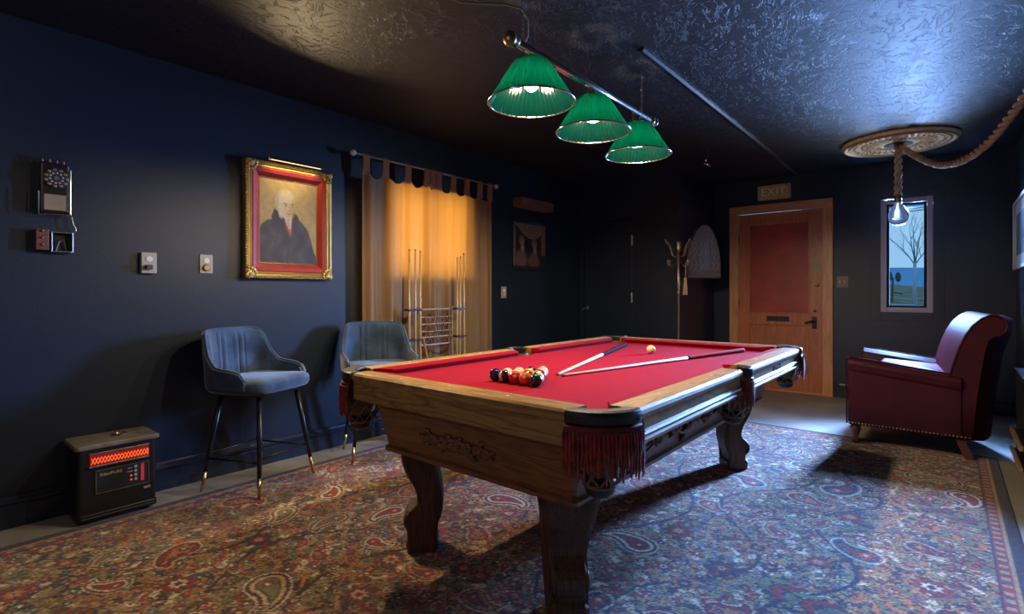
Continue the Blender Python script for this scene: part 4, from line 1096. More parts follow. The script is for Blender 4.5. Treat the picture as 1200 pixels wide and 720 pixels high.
bm = B(); lathe(bm, [(.028, .402), (.034, .404), (.034, .409), (.024, .409), (.022, .404), (.001, .404)], (-3.47, .83, 0), 18); obj('control_ring', bm, M['dbrass'], ht)
FX = hx1 + .001
rec = obj('grille_recess', box(B(), FX - .002, FX + .004, .672, .925, .292, .352), mat('glow_red', (.10, .004, .002), .5, emit=(1.0, .035, .015), estr=.12), ht, bevel=.003)
bm = B()
for i in range(18):
    y = .678 + .242 * i / 17.
    for d_ in (1, -1):
        tube(bm, [(FX + .008, y, .318 - d_ * .016), (FX + .008, min(.924, y + .0145), .318 + d_ * .016)], .0022, 4)
g = obj('grille', bm, mat('hot_wire', (.25, .02, .01), .4, emit=(1.0, .12, .03), estr=1.2), ht)
bm = B(); box(bm, FX + .003, FX + .014, .668, .93, .285, .294); box(bm, FX + .003, FX + .010, .668, .93, .352, .358); obj('grille_trim', bm, M['steel'], ht, bevel=.002)
cp = obj('control_panel', box(B(), FX, FX + .003, .700, .925, .150, .262), M['blackm'], ht)
bm = B(); frame_yz(bm, FX + .002, FX + .006, .696, .929, .146, .266, .004); obj('panel_border', bm, M['steel'], cp)
Tt = lambda y, z: frame_T((FX + .0036, y, z), (0, 1, 0), (0, 0, 1))
text_obj('lettering', 'EdenPURE', .022, Tt(.762, .240), mat('gold_print', (.55, .36, .12), .5), cp, .0004)
text_obj('lettering', 'HEAT', .008, Tt(.842, .244), M['ivory'], cp, .0004); text_obj('lettering', 'POWER', .007, Tt(.842, .226), M['ivory'], cp, .0004)
for k in range(4):
    bm = B(); lathe(bm, [(.001, 0), (.0075, 0), (.0075, .003), (.001, .003)], (0, 0, 0), 12, frame_T((FX + .003, .868, .248 - .022 * k), (0, 1, 0), (0, 0, 1))); obj('button', bm, mat('pale_button', (.32, .38, .36), .4) if 'pale_button' not in bpy.data.materials else bpy.data.materials['pale_button'], cp)
for k in range(2):
    bm = B(); lathe(bm, [(.001, 0), (.005, 0), (.005, .003), (.001, .003)], (0, 0, 0), 10, frame_T((FX + .003, .848, .204 - .022 * k), (0, 1, 0), (0, 0, 1))); obj('indicator', bm, mat('red_led', (.3, .02, .02), .4, emit=(1, .06, .06), estr=.8) if 'red_led' not in bpy.data.materials else bpy.data.materials['red_led'], cp)
obj('scale_strip', box(B(), FX + .003, FX + .005, .890, .906, .166, .256), mat('red_strip', (.30, .02, .02), .4, emit=(1, .03, .03), estr=.25), cp)
bm = B()
for k in range(9): box(bm, FX + .0048, FX + .0056, .893, .903, .170 + .0095 * k, .174 + .0095 * k)
obj('scale_mark', bm, mat('scale_print', (.5, .12, .08), .5), cp)
obj('rating_badge', box(B(), FX, FX + .002, .905, .935, .118, .130), mat('grey_pink_badge', (.30, .20, .20), .5), ht)
obj('base_trim', box(B(), FX + .002, FX + .006, .64, .955, .030, .036), M['steel'], ht)
for y in (hy0 + .04, hy1 - .04):
    for x in (hx0 + .03, hx1 - .03):
        bm = B(); lathe(bm, [(.001, 0), (.012, 0), (.012, .02), (.001, .02)], (x, y, 0), 10); obj('foot', bm, M['blackm'], ht)

# ================================================================== WALL PHONE
ph0, ph1 = .505, .640
tp = thing('wall_telephone', 'old black wall payphone with a dial and card plate, above the heater', 'telephone', (XL, .572, 1.60))
obj('housing', box(B(), XL, XL + .055, ph0 + .012, ph1 - .006, 1.585, 1.845), M['black'], tp, bevel=.010)
bm = B(); tube(bm, [(XL + .056, ph1 - .004, 1.815), (XL + .056, ph1 - .004, 1.582), (XL + .056, ph0 + .006, 1.575), (XL + .056, ph0 + .006, 1.69)], .004, 6); obj('chrome_edge', bm, M['chrome'], tp)
bm = B(); T = frame_T((XL + .056, .578, 1.765), (0, 1, 0), (0, 0, 1))
lathe(bm, [(.001, 0), (.052, 0), (.052, .006), (.044, .010), (.001, .010)], (0, 0, 0), 28, T); dial = obj('dial', bm, M['blackm'], tp)
for ring, (rr_, n_, sz) in enumerate(((.043, 11, .0075), (.026, 10, .0052))):
    for k in range(n_):
        a = 2 * PI * k / n_ + ring * .2
        bm = B(); lathe(bm, [(sz * .55, 0), (sz, .001), (sz * .55, .002)], (0, 0, 0), 8, T @ Matrix.Translation((rr_ * math.cos(a), rr_ * math.sin(a), .009))); obj('finger_ring' if ring == 0 else 'number_spot', bm, M['dbrass'] if ring == 0 else M['plate'], dial)
bm = B(); lathe(bm, [(.001, 0), (.012, 0), (.010, .004), (.001, .004)], (0, 0, 0), 12, T @ Matrix.Translation((0, 0, .009))); obj('dial_hub', bm, M['steel'], dial)
obj('instruction_card', box(B(), XL + .054, XL + .058, ph0 + .026, ph1 - .022, 1.600, 1.680), mat('tan_card', (.34, .22, .11), .6, var=.15), tp)
for k, y in enumerate((.528, .556, .585, .612)):
    bm = B(); tube(bm, [(XL + .04, y, 1.846), (XL + .045, y, 1.862), (XL + .055, y + .006, 1.866), (XL + .06, y + .012, 1.856)], .0035, 6); obj('coin_slot_lip', bm, M['chrome'], tp)
bm = B(); frame_yz(bm, XL, XL + .045, .560, .650, 1.385, 1.490, .006); obj('coin_return', bm, M['steel'], tp, bevel=.002)
obj('coin_return_back', box(B(), XL, XL + .008, .562, .648, 1.388, 1.488), M['blackm'], tp)
bm = B(); tube(bm, [(XL + .02, .585, 1.392), (XL + .03, .595, 1.44), (XL + .03, .612, 1.455), (XL + .02, .625, 1.395)], .003, 6); obj('wire', bm, M['steel'], tp)
obj('side_box', box(B(), XL, XL + .05, .500, .552, 1.392, 1.500), mat('rust_red_box', (.14, .045, .025), .6, var=.5, vscale=60), tp, bevel=.004)
for z in (1.42, 1.455, 1.49):
    bm = B(); sphere(bm, (XL + .052, .526, z), .007, 8, 6); obj('screw_head', bm, M['dbrass'], tp)
bm = B(); tube(bm, [(XL + .03, .645, 1.575), (XL + .035, .652, 1.53), (XL + .035, .660, 1.52), (XL + .035, .662, 1.50), (XL + .03, .655, 1.495)], .003, 6); obj('hook', bm, M['steel'], tp)

# ================================================================== SWITCHES ON THE LEFT WALL
def wall_plate(y0, y1, z0, z1, label, kind, depth=.008):
    t = thing('light_switch', label, 'light switch', (XL, (y0 + y1) / 2, (z0 + z1) / 2), 0, 'wall plates')
    obj('plate', box(B(), XL, XL + depth, y0, y1, z0, z1), M['plate'], t, bevel=.003)
    yc, zc, h = (y0 + y1) / 2, (z0 + z1) / 2, z1 - z0
    T = lambda zz: frame_T((XL + depth, yc, zz), (0, 1, 0), (0, 0, 1))
    bm = B(); lathe(bm, [(.017, 0), (.017, .003), (.013, .004), (.001, .004)], (0, 0, 0), 18, T(zc + h * .18)); obj('outlet_face', bm, M['ivory'], t)
    if kind == 0:
        bm = B(); box(bm, XL + depth, XL + depth + .03, yc - .022, yc + .012, zc - h * .32, zc - h * .10); obj('plug', bm, mat('dark_plug', (.06, .045, .03), .5) if 'dark_plug' not in bpy.data.materials else bpy.data.materials['dark_plug'], t, bevel=.004)
    elif kind == 1:
        bm = B(); lathe(bm, [(.022, 0), (.021, .012), (.017, .016), (.001, .016)], (0, 0, 0), 18, T(zc - h * .20)); obj('dimmer_knob', bm, M['dbrass'], t)
    else:
        bm = B(); box(bm, XL + depth, XL + depth + .014, yc - .006, yc + .006, zc - h * .25, zc - h * .08); obj('toggle', bm, M['ivory'], t, bevel=.002)
wall_plate(.958, 1.034, 1.287, 1.408, 'beige outlet plate with a dark plug, between telephone and portrait', 0, .030)
wall_plate(1.272, 1.348, 1.296, 1.414, 'beige plate with a round dimmer knob just left of the portrait', 1)
wall_plate(4.155, 4.235, 1.120, 1.240, 'small ivory switch plate below the dark figure picture', 2)

# ================================================================== LEDGE AND DARK PICTURE beyond the curtain
t = thing('wall_ledge', 'short brown wooden ledge box on the wall above the dark figure picture', 'shelf', (XL, 4.63, 2.15))
obj('front_board', box(B(), XL + .105, XL + .125, 4.35, 4.93, 2.105, 2.200), M['boxwood'], t, bevel=.003)
obj('end_board', box(B(), XL, XL + .105, 4.35, 4.368, 2.105, 2.200), M['boxwood'], t, bevel=.003); obj('end_board', box(B(), XL, XL + .105, 4.912, 4.93, 2.105, 2.200), M['boxwood'], t, bevel=.003)
obj('bottom_board', box(B(), XL, XL + .105, 4.368, 4.912, 2.105, 2.122), M['boxwood'], t)
def paint_figures(u, v):
    n = len(u); c = np.empty((n, 3)); c[:] = (.016, .013, .013)
    def lay(w, col):
        nonlocal c
        w = np.clip(w, 0, 1)[:, None]; c = c * (1 - w) + np.asarray(col) * w
    ell = lambda cx, cy, a, b: np.sqrt(((u - cx) / a) ** 2 + ((v - cy) / b) ** 2)
    soft = lambda d, s: np.clip((1 - d) / s + .5, 0, 1)
    drape = .97 - .26 * np.clip(1 - ((u - .56) / .46) ** 2, 0, 1) - .03
    lay((v > drape) * 1.0, (.23, .14, .115)); lay((v > drape) * (np.sin((v + (u - .56) ** 2 * .8) * 95) > .45) * .7, (.07, .035, .03))
    lay((u > .86) * (v > .34), (.20, .11, .07)); lay((u > .86) * (v > .34) * (np.sin(u * 160) > .3) * .7, (.06, .03, .02))
    lay(u < .06, (.16, .10, .085))
    for cx, cy, k in ((.25, .62, 1), (.64, .57, .9)):
        lay(soft(ell(cx, cy, .075, .085), .4), np.array((.22, .15, .09)) * k); lay(soft(ell(cx, cy + .075, .07, .05), .4), np.array((.10, .07, .05)))
        lay(soft(ell(cx + .02, cy - .16, .05, .11), .5), np.array((.25, .18, .12)) * k); lay(soft(ell(cx - .02, cy - .40, .17, .20), .5), np.array((.13, .07, .045)) * k)
        lay(soft(ell(cx - .025, cy + .01, .014, .01), .5), (.03, .02, .02)); lay(soft(ell(cx + .03, cy + .01, .014, .01), .5), (.03, .02, .02)); lay(soft(ell(cx, cy - .045, .022, .007), .5), (.08, .03, .03))
    lay(np.clip((.10 - v) * 30, 0, 1), (.018, .012, .014))
    return c
t = thing('dark_picture', 'unframed dark picture of two figures under a swagged drape', 'picture', (XL, 4.625, 1.68))
obj('panel', box(B(), XL, XL + .018, 4.33, 4.92, 1.425, 1.945), M['blackm'], t, bevel=.002)
color_grid('painted_face', 90, 90, lambda u, v: np.stack([np.full(u.shape, XL + .0195), 4.335 + u * .58, 1.43 + v * .51], -1), paint_figures, M['paint'], t)

# ================================================================== COAT STAND, WHISK BRUSH, ARCHED PLAQUE
cx0, cy0 = -2.12, 5.22
cs = thing('coat_stand', 'tall brass coat stand with scrolled hooks at the closet corner', 'coat stand', (cx0, cy0, 0))
bm = B(); lathe(bm, [(.001, .06), (.03, .06), (.018, .09), (.0145, .14), (.0145, 1.16), (.020, 1.165), (.020, 1.185), (.0145, 1.19), (.0145, 1.60), (.022, 1.605), (.026, 1.63), (.018, 1.66), (.024, 1.68), (.022, 1.70), (.001, 1.715)], (cx0, cy0, 0), 16); obj('pole', bm, M['dbrass'], cs, smooth=True)
for k in range(4):
    a = PI / 4 + k * PI / 2 + .3; dv = Vector((math.cos(a), math.sin(a), 0)); c = Vector((cx0, cy0, 0))
    bm = B(); tube(bm, [c + dv * r_ + Vector((0, 0, z_)) for r_, z_ in ((.015, .30), (.05, .26), (.10, .14), (.16, .06), (.22, .026), (.25, .024))], [.010, .012, .012, .012, .012, .014], 8); obj('foot', bm, M['dbrass'], cs, smooth=True)
    bm = B(); tube(bm, [c + dv * r_ + Vector((0, 0, z_)) for r_, z_ in ((.015, 1.56), (.05, 1.545), (.085, 1.565), (.095, 1.61), (.115, 1.655), (.155, 1.69), (.165, 1.715))], [.008, .008, .0075, .0075, .007, .007, .009], 8)
    tube(bm, [c + dv * r_ + Vector((0, 0, z_)) for r_, z_ in ((.015, 1.52), (.045, 1.48), (.085, 1.445), (.125, 1.455), (.135, 1.50), (.120, 1.515))], [.007, .007, .007, .007, .007, .008], 8); obj('hook', bm, M['dbrass'], cs, smooth=True)
t = thing('whisk_brush', 'small tan whisk brush hanging by a loop from the coat stand', 'brush', (-2.045, 5.20, 1.45))
bx2, by2 = -2.040, 5.205
bm = B(); tube(bm, [(bx2, by2, 1.49), (bx2 + .003, by2, 1.40), (bx2, by2, 1.33)], .003, 5); obj('loop', bm, M['rope'], t)
bm = B(); lathe(bm, [(.006, 1.33), (.016, 1.32), (.020, 1.30), (.014, 1.295)], (bx2, by2, 0), 12); obj('handle', bm, M['rackwood'], t)
bm = B()
for i in range(26):
    a = i * 2.4; r_ = .012 * math.sqrt(i / 26.); tube(bm, [(bx2 + r_ * math.cos(a), by2 + r_ * math.sin(a), 1.30), (bx2 + 2.0 * r_ * math.cos(a), by2 + 2.0 * r_ * math.sin(a), 1.155)], .003, 4)
b = obj('bristles', bm, mat('tan_bristle', (.42, .28, .13), .8), t); b['kind'] = 'stuff'
# arched plaque: hangs across the corner on a bracket
pa, pb = Vector((-2.300, 5.90, 0)), Vector((-2.045, 6.27, 0))
du = (pb - pa).normalized(); dn = Vector((du.y, -du.x, 0)); wd = (pb - pa).length
pl = thing('arched_plaque', 'grey brown arched wooden plaque with a worn crest beside the front door', 'plaque', tuple((pa + pb) / 2 + Vector((0, 0, 1.65))))
def arch_half(z): # half width as a fraction for height fraction
    return (1 - max(0, (z - .18) / .82) ** 2.1) ** .62 if z > .18 else 1.0
zs = list(np.linspace(0, 1, 26)); H0, H1 = 1.345, 1.985
outl = [(arch_half(z) * .5, z) for z in zs]; outl = [(-a, z) for a, z in outl[::-1]] + outl
def pp(p, k, n_): return pa + du * (wd * (.5 + p[0] * k)) + Vector((0, 0, H0 + (H1 - H0) * (.5 + (p[1] - .5) * k))) + dn * n_
outl = [o_ for i, o_ in enumerate(outl) if i == 0 or abs(o_[0] - outl[i - 1][0]) + abs(o_[1] - outl[i - 1][1]) > 1e-4]
bm = B(); loft(bm, [[pp(o_, 1, 0) for o_ in outl], [pp(o_, 1, .016) for o_ in outl], [pp(o_, .985, .019) for o_ in outl]]); obj('board', bm, mat('plaque_wood', (.15, .10, .07), .5, var=.3), pl)
def paint_plaque(u, v):
    n = len(u); c = np.empty((n, 3)); k = .5 + .5 * np.sin(u * 37 + 3 * np.sin(v * 21)); c[:] = np.array((.24, .195, .165)) * (.8 + .35 * k)[:, None]
    def lay(w, col):
        nonlocal c
        w = np.clip(w, 0, 1)[:, None]; c = c * (1 - w) + np.asarray(col) * w
    x = u - .5
    lay((np.abs(x) < .20) * (v > .14) * (v < .66) * .5, (.24, .25, .26)); lay((np.abs(np.abs(x) - .20) < .015) * (v > .14) * (v < .66) * .6, (.08, .07, .06))
    lay((np.abs(x) < .24) * (np.abs(v - .72) < .045) * (.4 + .6 * (np.sin(u * 70) > 0)), (.26, .19, .15)); lay((np.abs(x) < .16) * (np.abs(v - .83) < .025) * (np.sin(u * 110) > -.2), (.24, .17, .13))
    lay((np.abs(x - .04) < .02) * (v > .2) * (v < .6) * .6, (.30, .29, .28)); lay((v < .12) * .6, (.20, .13, .09)); lay((np.sin(v * 60 + u * 5) > .86) * .35, (.30, .26, .23))
    return c
def plaque_pos(u, v):
    a = np.array([arch_half(z) for z in v]) * .93
    q = np.stack([np.full(u.shape, 0.0)] * 3, -1)
    s_ = (.5 + (u - .5) * a) * wd
    q[:, 0] = pa.x + du.x * s_ + dn.x * .0205; q[:, 1] = pa.y + du.y * s_ + dn.y * .0205; q[:, 2] = H0 + .012 + (H1 - H0 - .03) * v
    return q
color_grid('painted_crest', 60, 90, plaque_pos, paint_plaque, M['paint'], pl)
bm = B(); mid = (pa + pb) / 2; tube(bm, [(CX, 6.10, 1.80), (mid.x - .06, 6.10, 1.80), tuple(mid + Vector((0, 0, 1.80)) - dn * .0)], .008, 6); tube(bm, [(CX, 5.93, 1.50), tuple(pa + du * .06 + Vector((0, 0, 1.50)))], .008, 6); obj('wall_bracket', bm, M['dbrass'], pl)

# ================================================================== SIGN, SWITCH, small ceiling hook
sg = thing('exit_sign', 'small gold exit sign box mounted above the wooden front door', 'sign', (-1.58, YF, 2.38))
obj('box', box(B(), -1.772, -1.415, YF - .055, YF, 2.297, 2.470), mat('sign_gold', (.62, .42, .12), .45, var=.18, vscale=20), sg, bevel=.006)
obj('side_strip', box(B(), -1.774, -1.755, YF - .058, YF - .02, 2.300, 2.467), mat('sign_grey', (.40, .36, .30), .5), sg); obj('side_strip', box(B(), -1.432, -1.413, YF - .058, YF - .02, 2.300, 2.467), bpy.data.materials['sign_grey'], sg)
text_obj('lettering', 'EXIT', .135, frame_T((-1.597, YF - .056, 2.385), (1, 0, 0), (0, 0, 1)), mat('sign_pale', (.90, .84, .66), .4), sg, .001)
t = thing('light_switch', 'double toggle switch plate on the wall beside the front door', 'light switch', (-.90, YF, 1.295))
obj('plate', box(B(), -.958, -.842, YF - .008, YF, 1.232, 1.362), mat('bronze_plate', (.20, .13, .09), .4), t, bevel=.004)
for x in (-.925, -.875):
    bm = B(); box(bm, x - .006, x + .006, YF - .024, YF - .008, 1.284, 1.312); obj('toggle', bm, M['ivory'], t, bevel=.002)
hk = thing('hanging_hook', 'small metal hook with glinting drops on the ceiling before the closet', 'hook', (-1.76, 5.03, ZC))
bm = B(); tube(bm, [(-1.755, 5.03, ZC), (-1.755, 5.03, ZC - .06)], .003, 6); tube(bm, [(-1.755, 5.03, ZC - .06), (-1.76, 5.03, ZC - .10), (-1.765, 5.03, ZC - .11), (-1.775, 5.03, ZC - .10)], .0035, 6); obj('hook', bm, M['steel'], hk)
for (dx_, dz_) in ((-.02, .145), (.0, .155), (.02, .17), (-.012, .115)):
    bm = B(); sphere(bm, (-1.76 + dx_, 5.03, ZC - dz_), (.009, .009, .014), 8, 6); tube(bm, [(-1.76 + dx_, 5.03, ZC - dz_), (-1.763, 5.03, ZC - .105)], .0015, 4); obj('drop', bm, M['chrome'], hk, smooth=True)

# ================================================================== CEILING MEDALLION + ROPE PENDANT
mx0, my0 = -.343, 5.93
md = thing('ceiling_medallion', 'round cream and gold plaster medallion on the dark ceiling', 'medallion', (mx0, my0, ZC))
bm = B(); lathe(bm, [(.435, ZC), (.44, ZC - .012), (.425, ZC - .030), (.405, ZC - .036), (.39, ZC - .028), (.36, ZC - .034), (.30, ZC - .022), (.22, ZC - .026), (.16, ZC - .020), (.13, ZC - .032), (.10, ZC - .030), (.001, ZC - .030)], (mx0, my0, 0), 64)
obj('disc', bm, M['cream'], md)
bm = B()
for k in range(36):
    a = 2 * PI * k / 36
    for r_, s_ in ((.335, .020), (.27, .015)):
        sphere(bm, (mx0 + r_ * math.cos(a + (.09 if s_ < .018 else 0)), my0 + r_ * math.sin(a + (.09 if s_ < .018 else 0)), ZC - .030), (s_, s_, .012), 6, 5)
    P = [Vector((mx0 + r_ * math.cos(a + w_), my0 + r_ * math.sin(a + w_), ZC - .028)) for r_, w_ in ((.16, 0), (.19, .06), (.22, .0), (.25, -.05))]
    tube(bm, P, [.006, .009, .007, .003], 5)
o = obj('relief', bm, M['cream'], md, smooth=True); o['kind'] = 'stuff'
bm = B()
for (r_, q_) in ((.415, .010), (.375, .006)):
    tube(bm, [(mx0 + r_ * math.cos(2 * PI * i / 64), my0 + r_ * math.sin(2 * PI * i / 64), ZC - .034) for i in range(64)], q_, 5, closed=True)
obj('gilt_ring', bm, mat('antique_gold', (.42, .29, .10), .45, .4), md)
bm = B(); lathe(bm, [(.105, ZC - .028), (.11, ZC - .036), (.08, ZC - .042), (.04, ZC - .04), (.001, ZC - .04)], (mx0, my0, 0), 32); obj('centre_plate', bm, mat('dark_bronze_plate', (.05, .047, .045), .8, 0), md)
pn = thing('pendant_lamp', 'bare bulb pendant on thick twisted rope swagged from the ceiling medallion', 'lamp', (mx0, my0, ZC))
def twist(name, path, R, m, parent, turns_per_m, n=3, seg=None):
    path = [Vector(p) for p in path]; Ls = [0]
    for a, b in zip(path[:-1], path[1:]): Ls.append(Ls[-1] + (b - a).length)
    L_ = Ls[-1]; seg = seg or int(L_ * turns_per_m * 9)
    def at(s_):
        for i in range(len(Ls) - 1):
            if s_ <= Ls[i + 1] + 1e-9: return path[i].lerp(path[i + 1], (s_ - Ls[i]) / max(1e-9, Ls[i + 1] - Ls[i]))
        return path[-1]
    bm = B()
    for k in range(n):
        P = []; up = None
        for i in range(seg + 1):
            s_ = L_ * i / seg; c = at(s_); tg = (at(min(L_, s_ + .01)) - at(max(0, s_ - .01))).normalized()
            if up is None: up = tg.orthogonal().normalized()
            up = (up - tg * up.dot(tg)).normalized(); sd = tg.cross(up); a = 2 * PI * (turns_per_m * s_ + k / n)
            P.append(c + (up * math.cos(a) + sd * math.sin(a)) * R * .50)
        tube(bm, P, R * .52, 7)
    return obj(name, bm, m, parent, smooth=True)
twist('drop_rope', [(mx0, my0, ZC - .038), (mx0, my0, 2.07)], .034, M['rope'], pn, 8, 2)
sw = []
pA, pB = Vector((mx0 + .02, my0 - .02, ZC - .042)), Vector((.42, 4.30, 2.47))
zk = ([0, .08, .25, .38, .5, .62, .75, .9, 1.0], [2.518, 2.42, 2.262, 2.172, 2.135, 2.138, 2.195, 2.335, 2.47])
for i in range(41):
    q = i / 40.; p_ = pA.lerp(pB, q)
    p_.z = sum(np.interp(min(1, max(0, q + o_)), *zk) for o_ in (-.04, -.02, 0, .02, .04)) / 5; sw.append(p_)
twist('swag_rope', sw, .028, M['rope'], pn, 9, 2)
bm = B(); tube(bm, [Vector((pB.x, pB.y, ZC)), pB, pB + Vector((0, 0, -.03))], .006, 6); obj('swag_hook', bm, M['dbrass'], pn)
bm = B(); lathe(bm, [(.018, 2.075), (.028, 2.06), (.028, 2.01), (.022, 2.0), (.001, 2.0)], (mx0, my0, 0), 16); obj('socket', bm, M['dbrass'], pn, smooth=True)
m, nt, p, out = new_mat('clear_bulb'); p.inputs['Base Color'].default_value = (.80, .84, .86, 1); p.inputs['Roughness'].default_value = .12; p.inputs['Transmission Weight'].default_value = .75
bm = B(); lathe(bm, [(.022, 2.005), (.030, 1.985), (.050, 1.955), (.072, 1.915), (.080, 1.875), (.072, 1.835), (.050, 1.806), (.024, 1.793), (.001, 1.790)], (mx0, my0, 0), 24); obj('bulb', bm, m, pn, smooth=True)
bm = B(); tube(bm, [(mx0 + .02 * math.cos(k * 1.9), my0 + .02 * math.sin(k * 1.9), 1.96 - .010 * (k % 12)) for k in range(13)], .0016, 4); obj('filament', bm, M['dbrass'], pn)

# ================================================================== PICTURE ON THE RIGHT WALL
t = thing('framed_print', 'white matted print in a pale frame on the right hand wall corner', 'picture', (XR, 6.30, 1.68))
bm = B(); frame_yz(bm, XR - .032, XR, 5.72, 6.74, 1.385, 2.00, .03); obj('frame', bm, mat('pale_frame', (.48, .50, .50), .4), t, bevel=.004)
obj('mat_board', box(B(), XR - .016, XR - .001, 5.75, 6.71, 1.415, 1.97), mat('white_mat', (.62, .66, .66), .7), t)
obj('print', box(B(), XR - .018, XR - .016, 5.95, 6.55, 1.51, 1.87), mat('print_ink', (.10, .13, .15), .6, var=.6, vscale=8), t)

# ================================================================== ARMCHAIR (oxblood leather, rolled back)
ac = thing('leather_armchair', 'oxblood leather club armchair with rolled back and brass nailheads', 'armchair', (-.15, 5.3, 0))
AY0, AY1 = 4.80, 5.80            # near and far outer sides
AXF, AXR = -.605, .13            # front and rear of the arm panels
def side_y(x): return AY0 + .06 * (1 - (x - AXF) / (AXR - AXF))
zbot = .135
def arm(y_in, y_out):
    """one arm: outer panel, rolled top sloping to the rear"""
    s = 1 if y_out > y_in else -1
    secs = []
    for f in np.linspace(0, 1, 9):
        x = AXF + .012 + (AXR - .06 - AXF) * f; zt = .675 - .085 * f
        yo = y_out; yi = y_in
        secs.append([Vector((x, yo, zbot + .02)), Vector((x, yo, zt - .105)), Vector((x, yo + s * .012, zt - .085)), Vector((x, yo + s * .020, zt - .045)), Vector((x, yo + s * .008, zt - .012)), Vector((x, yo - s * .030, zt)), Vector((x, yo - s * .075, zt - .004)), Vector((x, yi + s * .012, zt - .03)), Vector((x, yi, zt - .075)), Vector((x, yi, zbot + .02))])
    bm = B(); loft(bm, secs); return bm
obj('arm', arm(AY0 + .15, AY0), M['oxblood'], ac, smooth=False, bevel=.012, seg=3)
obj('arm', arm(AY1 - .15, AY1), M['oxblood'], ac, smooth=False, bevel=.012, seg=3)
for y_, s in ((AY0, -1), (AY1, 1)):
    bm = B(); P = [(AXF + .005, zbot + .03), (AXF, .565), (AXF - .002, .60), (AXF + .0, .665), (AXF + .02, .677)]
    tube(bm, [(px, y_ + s * .004 if k < 2 else y_ + s * .016, pz_) for k, (px, pz_) in enumerate(P)] , .006, 6)
    tube(bm, [(AXF + .02 + (AXR - .08 - AXF) * q, y_ - s * .028, .678 - .085 * q) for q in np.linspace(0, 1, 8)], .006, 6)
    obj('arm_piping', bm, M['oxblood'], ac, smooth=True)
# seat base and cushion
obj('seat_base', box(B(), AXF + .02, .12, AY0 + .14, AY1 - .14, zbot, .40), M['oxblood'], ac, bevel=.015, seg=3)
def rbox(x0, x1, y0, y1, z0, z1, r, dz=0.0):
    bm = B(); rings = []
    def rg(k, z):
        P = []
        for (cx2, cy2, a0) in ((x1 - r, y1 - r, 0), (x0 + r, y1 - r, 90), (x0 + r, y0 + r, 180), (x1 - r, y0 + r, 270)):
            for q in range(5):
                a = math.radians(a0 + 22.5 * q); px = cx2 + (r - k) * math.cos(a); P.append(Vector((px, cy2 + (r - k) * math.sin(a), z - dz * (px - x0) / (x1 - x0))))
        return P
    loft(bm, [rg(.03, z0), rg(.008, z0 + .015), rg(0, z0 + .04), rg(0, z1 - .04), rg(.008, z1 - .015), rg(.03, z1)]); return bm
obj('seat_cushion', rbox(-.45, .08, AY0 + .155, AY1 - .155, .40, .605, .045, .03), M['oxblood'], ac, smooth=True)
# rolled back: side profile swept across the chair
bp = [(-.02, .40), (.010, .56), (.035, .68), (.062, .78), (.095, .87), (.135, .945), (.180, .995), (.225, 1.022), (.262, 1.022), (.296, .998), (.312, .955), (.304, .915), (.280, .892), (.248, .885), (.222, .86), (.205, .80), (.185, .66), (.160, .45), (.135, .16), (-.01, .16)]
def bsec(y, k, dx_=0.0): return [Vector(((px - .12) * k + .12 + dx_, y, (pz_ - .6) * k + .6)) for px, pz_ in bp]
yn, yf = AY0 + .01, AY1 - .01
bm = B(); secs = [bsec(yn + .0, .965, 0), bsec(yn + .012, .995), bsec(yn + .04, 1.0, -.004)]
for q in np.linspace(.10, .90, 9): secs.append(bsec(yn + (yf - yn) * q, 1.0, -.10 * q))
secs += [bsec(yf - .04, 1.0, -.096), bsec(yf - .012, .995, -.10), bsec(yf, .965, -.10)]
loft(bm, secs); obj('backrest', bm, M['oxblood'], ac, smooth='auto')
bm = B(); tube(bm, [Vector((px, yn + .002, pz_)) for px, pz_ in bp[1:13]], .0075, 6); obj('back_piping', bm, M['oxblood'], ac, smooth=True)
# outside back: bulging rear panel
bm = B(); secs = []
for (z, bul, k, xf) in ((.14, .17, 1, .05), (.45, .20, 1, .08), (.75, .24, 1, .13), (.90, .29, 1, .20), (.985, .29, .96, .23), (1.008, .25, .9, .24)):
    ring = []
    for i in range(13):
        q = i / 12.; y = yn + .02 + (yf - yn - .04) * (.5 + (q - .5) * k); ring.append(Vector((max(.10 - .10 * q + (bul + .02) * math.sin(PI * q) ** .42, xf + .02 - .10 * q), y, z)))
    for i in range(13): ring.append(Vector((xf - .10 * (1 - i / 12.), ring[12 - i].y, z)))
    secs.append(ring)
loft(bm, secs); obj('outside_back', bm, M['oxblood'], ac, smooth=False, bevel=.012)
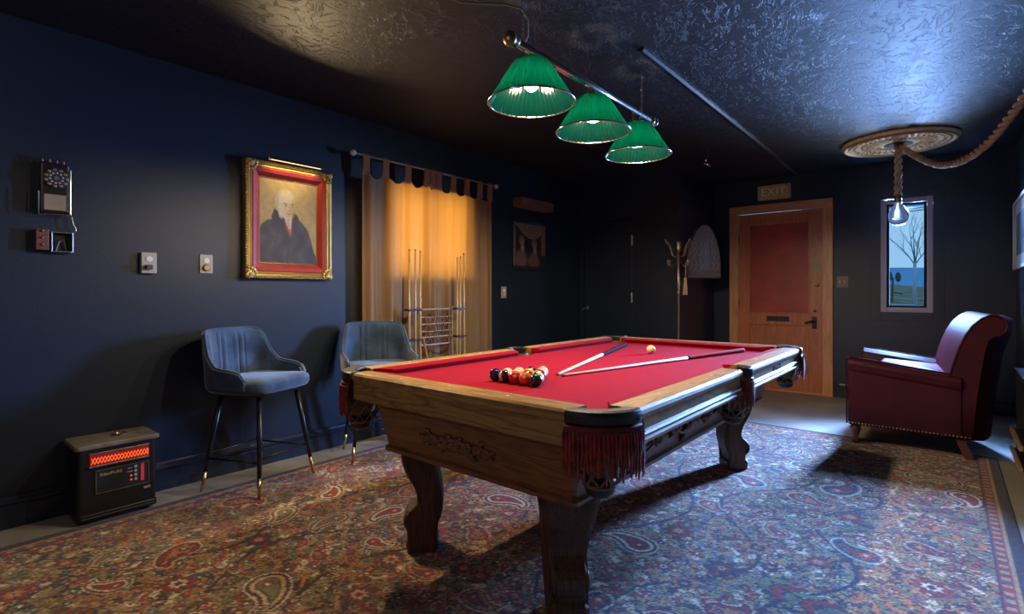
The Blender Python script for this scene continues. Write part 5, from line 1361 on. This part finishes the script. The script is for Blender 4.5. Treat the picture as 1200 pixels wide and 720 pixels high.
# nailheads along the lower edge of both sides
bm = B()
for y_, s in ((AY0, -1), (AY1, 1)):
    for i in range(34):
        x = AXF + .02 + (AXR - .03 - AXF) * i / 33.; sphere(bm, (x, y_ + s * .002, zbot + .035), (.0062, .004, .0062), 6, 4)
n_ = obj('nailheads', bm, M['nail'], ac, smooth=True); n_['kind'] = 'stuff'
for y_ in (AY0 + .06, AY1 - .06):
    bm = B(); zf = RZ if y_ < 5 else 0
    lathe(bm, [(.001, zf), (.022, zf), (.030, zf + .012), (.026, zf + .03), (.020, zf + .05), (.030, zf + .085), (.038, zf + .11), (.030, .16), (.001, .16)], (AXF + .055, y_, 0), 14); obj('front_leg', bm, M['footwood'], ac, smooth=True)
    bm = B(); loft(bm, [[Vector((x + a, y_ + b, z)) for a, b in ((-.026, -.024), (.026, -.024), (.026, .024), (-.026, .024))] for x, z in ((.062, .17), (.085, .10), (.125, zf))]); obj('rear_leg', bm, M['footwood'], ac, bevel=.004)
# low wooden rack on the floor behind the armchair
sh = thing('low_shelf', 'low dark shelf with raw wooden board edges behind the leather armchair', 'shelf', (.41, 4.72, 0))
for z0, z1 in ((.205, .232), (.075, .098)):
    sb_ = obj('shelf_board', box(B(), .358, .495, 4.45, 5.10, z0, z1), M['blackm'], sh)
    obj('board_edge', box(B(), .338, .358, 4.45, 5.10, z0 - .002, z1 + .002), M['rackwood'], sb_, bevel=.003)
for y0 in (4.46, 5.05):
    obj('side_panel', box(B(), .37, .495, y0, y0 + .035, 0, .62), M['blackm'], sh)
obj('top_board', box(B(), .36, .495, 4.44, 5.11, .62, .645), M['blackm'], sh); obj('back_panel', box(B(), .478, .495, 4.495, 5.05, .0, .62), M['blackm'], sh)

# ================================================================== ADDED FILL LAMP: globe fixture out of view behind the camera, warms the near end
gl = thing('added_fill_globe', 'white globe fill lamp added out of view at the near end of the room', 'lamp', (-1.75, -.35, ZC))
bm = B(); lathe(bm, [(.001, ZC), (.06, ZC), (.055, ZC - .025), (.012, ZC - .035), (.012, ZC - .12), (.001, ZC - .12)], (-1.75, -.35, 0), 18); obj('canopy', bm, M['dbrass'], gl)
bm = B(); sphere(bm, (-1.75, -.35, ZC - .24), .13, 20, 14); obj('globe', bm, mat('opal_glass', (.8, .75, .65), .4, emit=(1.0, .80, .56), estr=3.0), gl, smooth=True)
l = bpy.data.lights.new('fill_globe_light', 'POINT'); l.energy = 14; l.color = (1.0, .78, .54); l.shadow_soft_size = .16
lo = bpy.data.objects.new('fill_globe_light', l); COL.objects.link(lo); lo.location = (-1.75, -.35, ZC - .42)
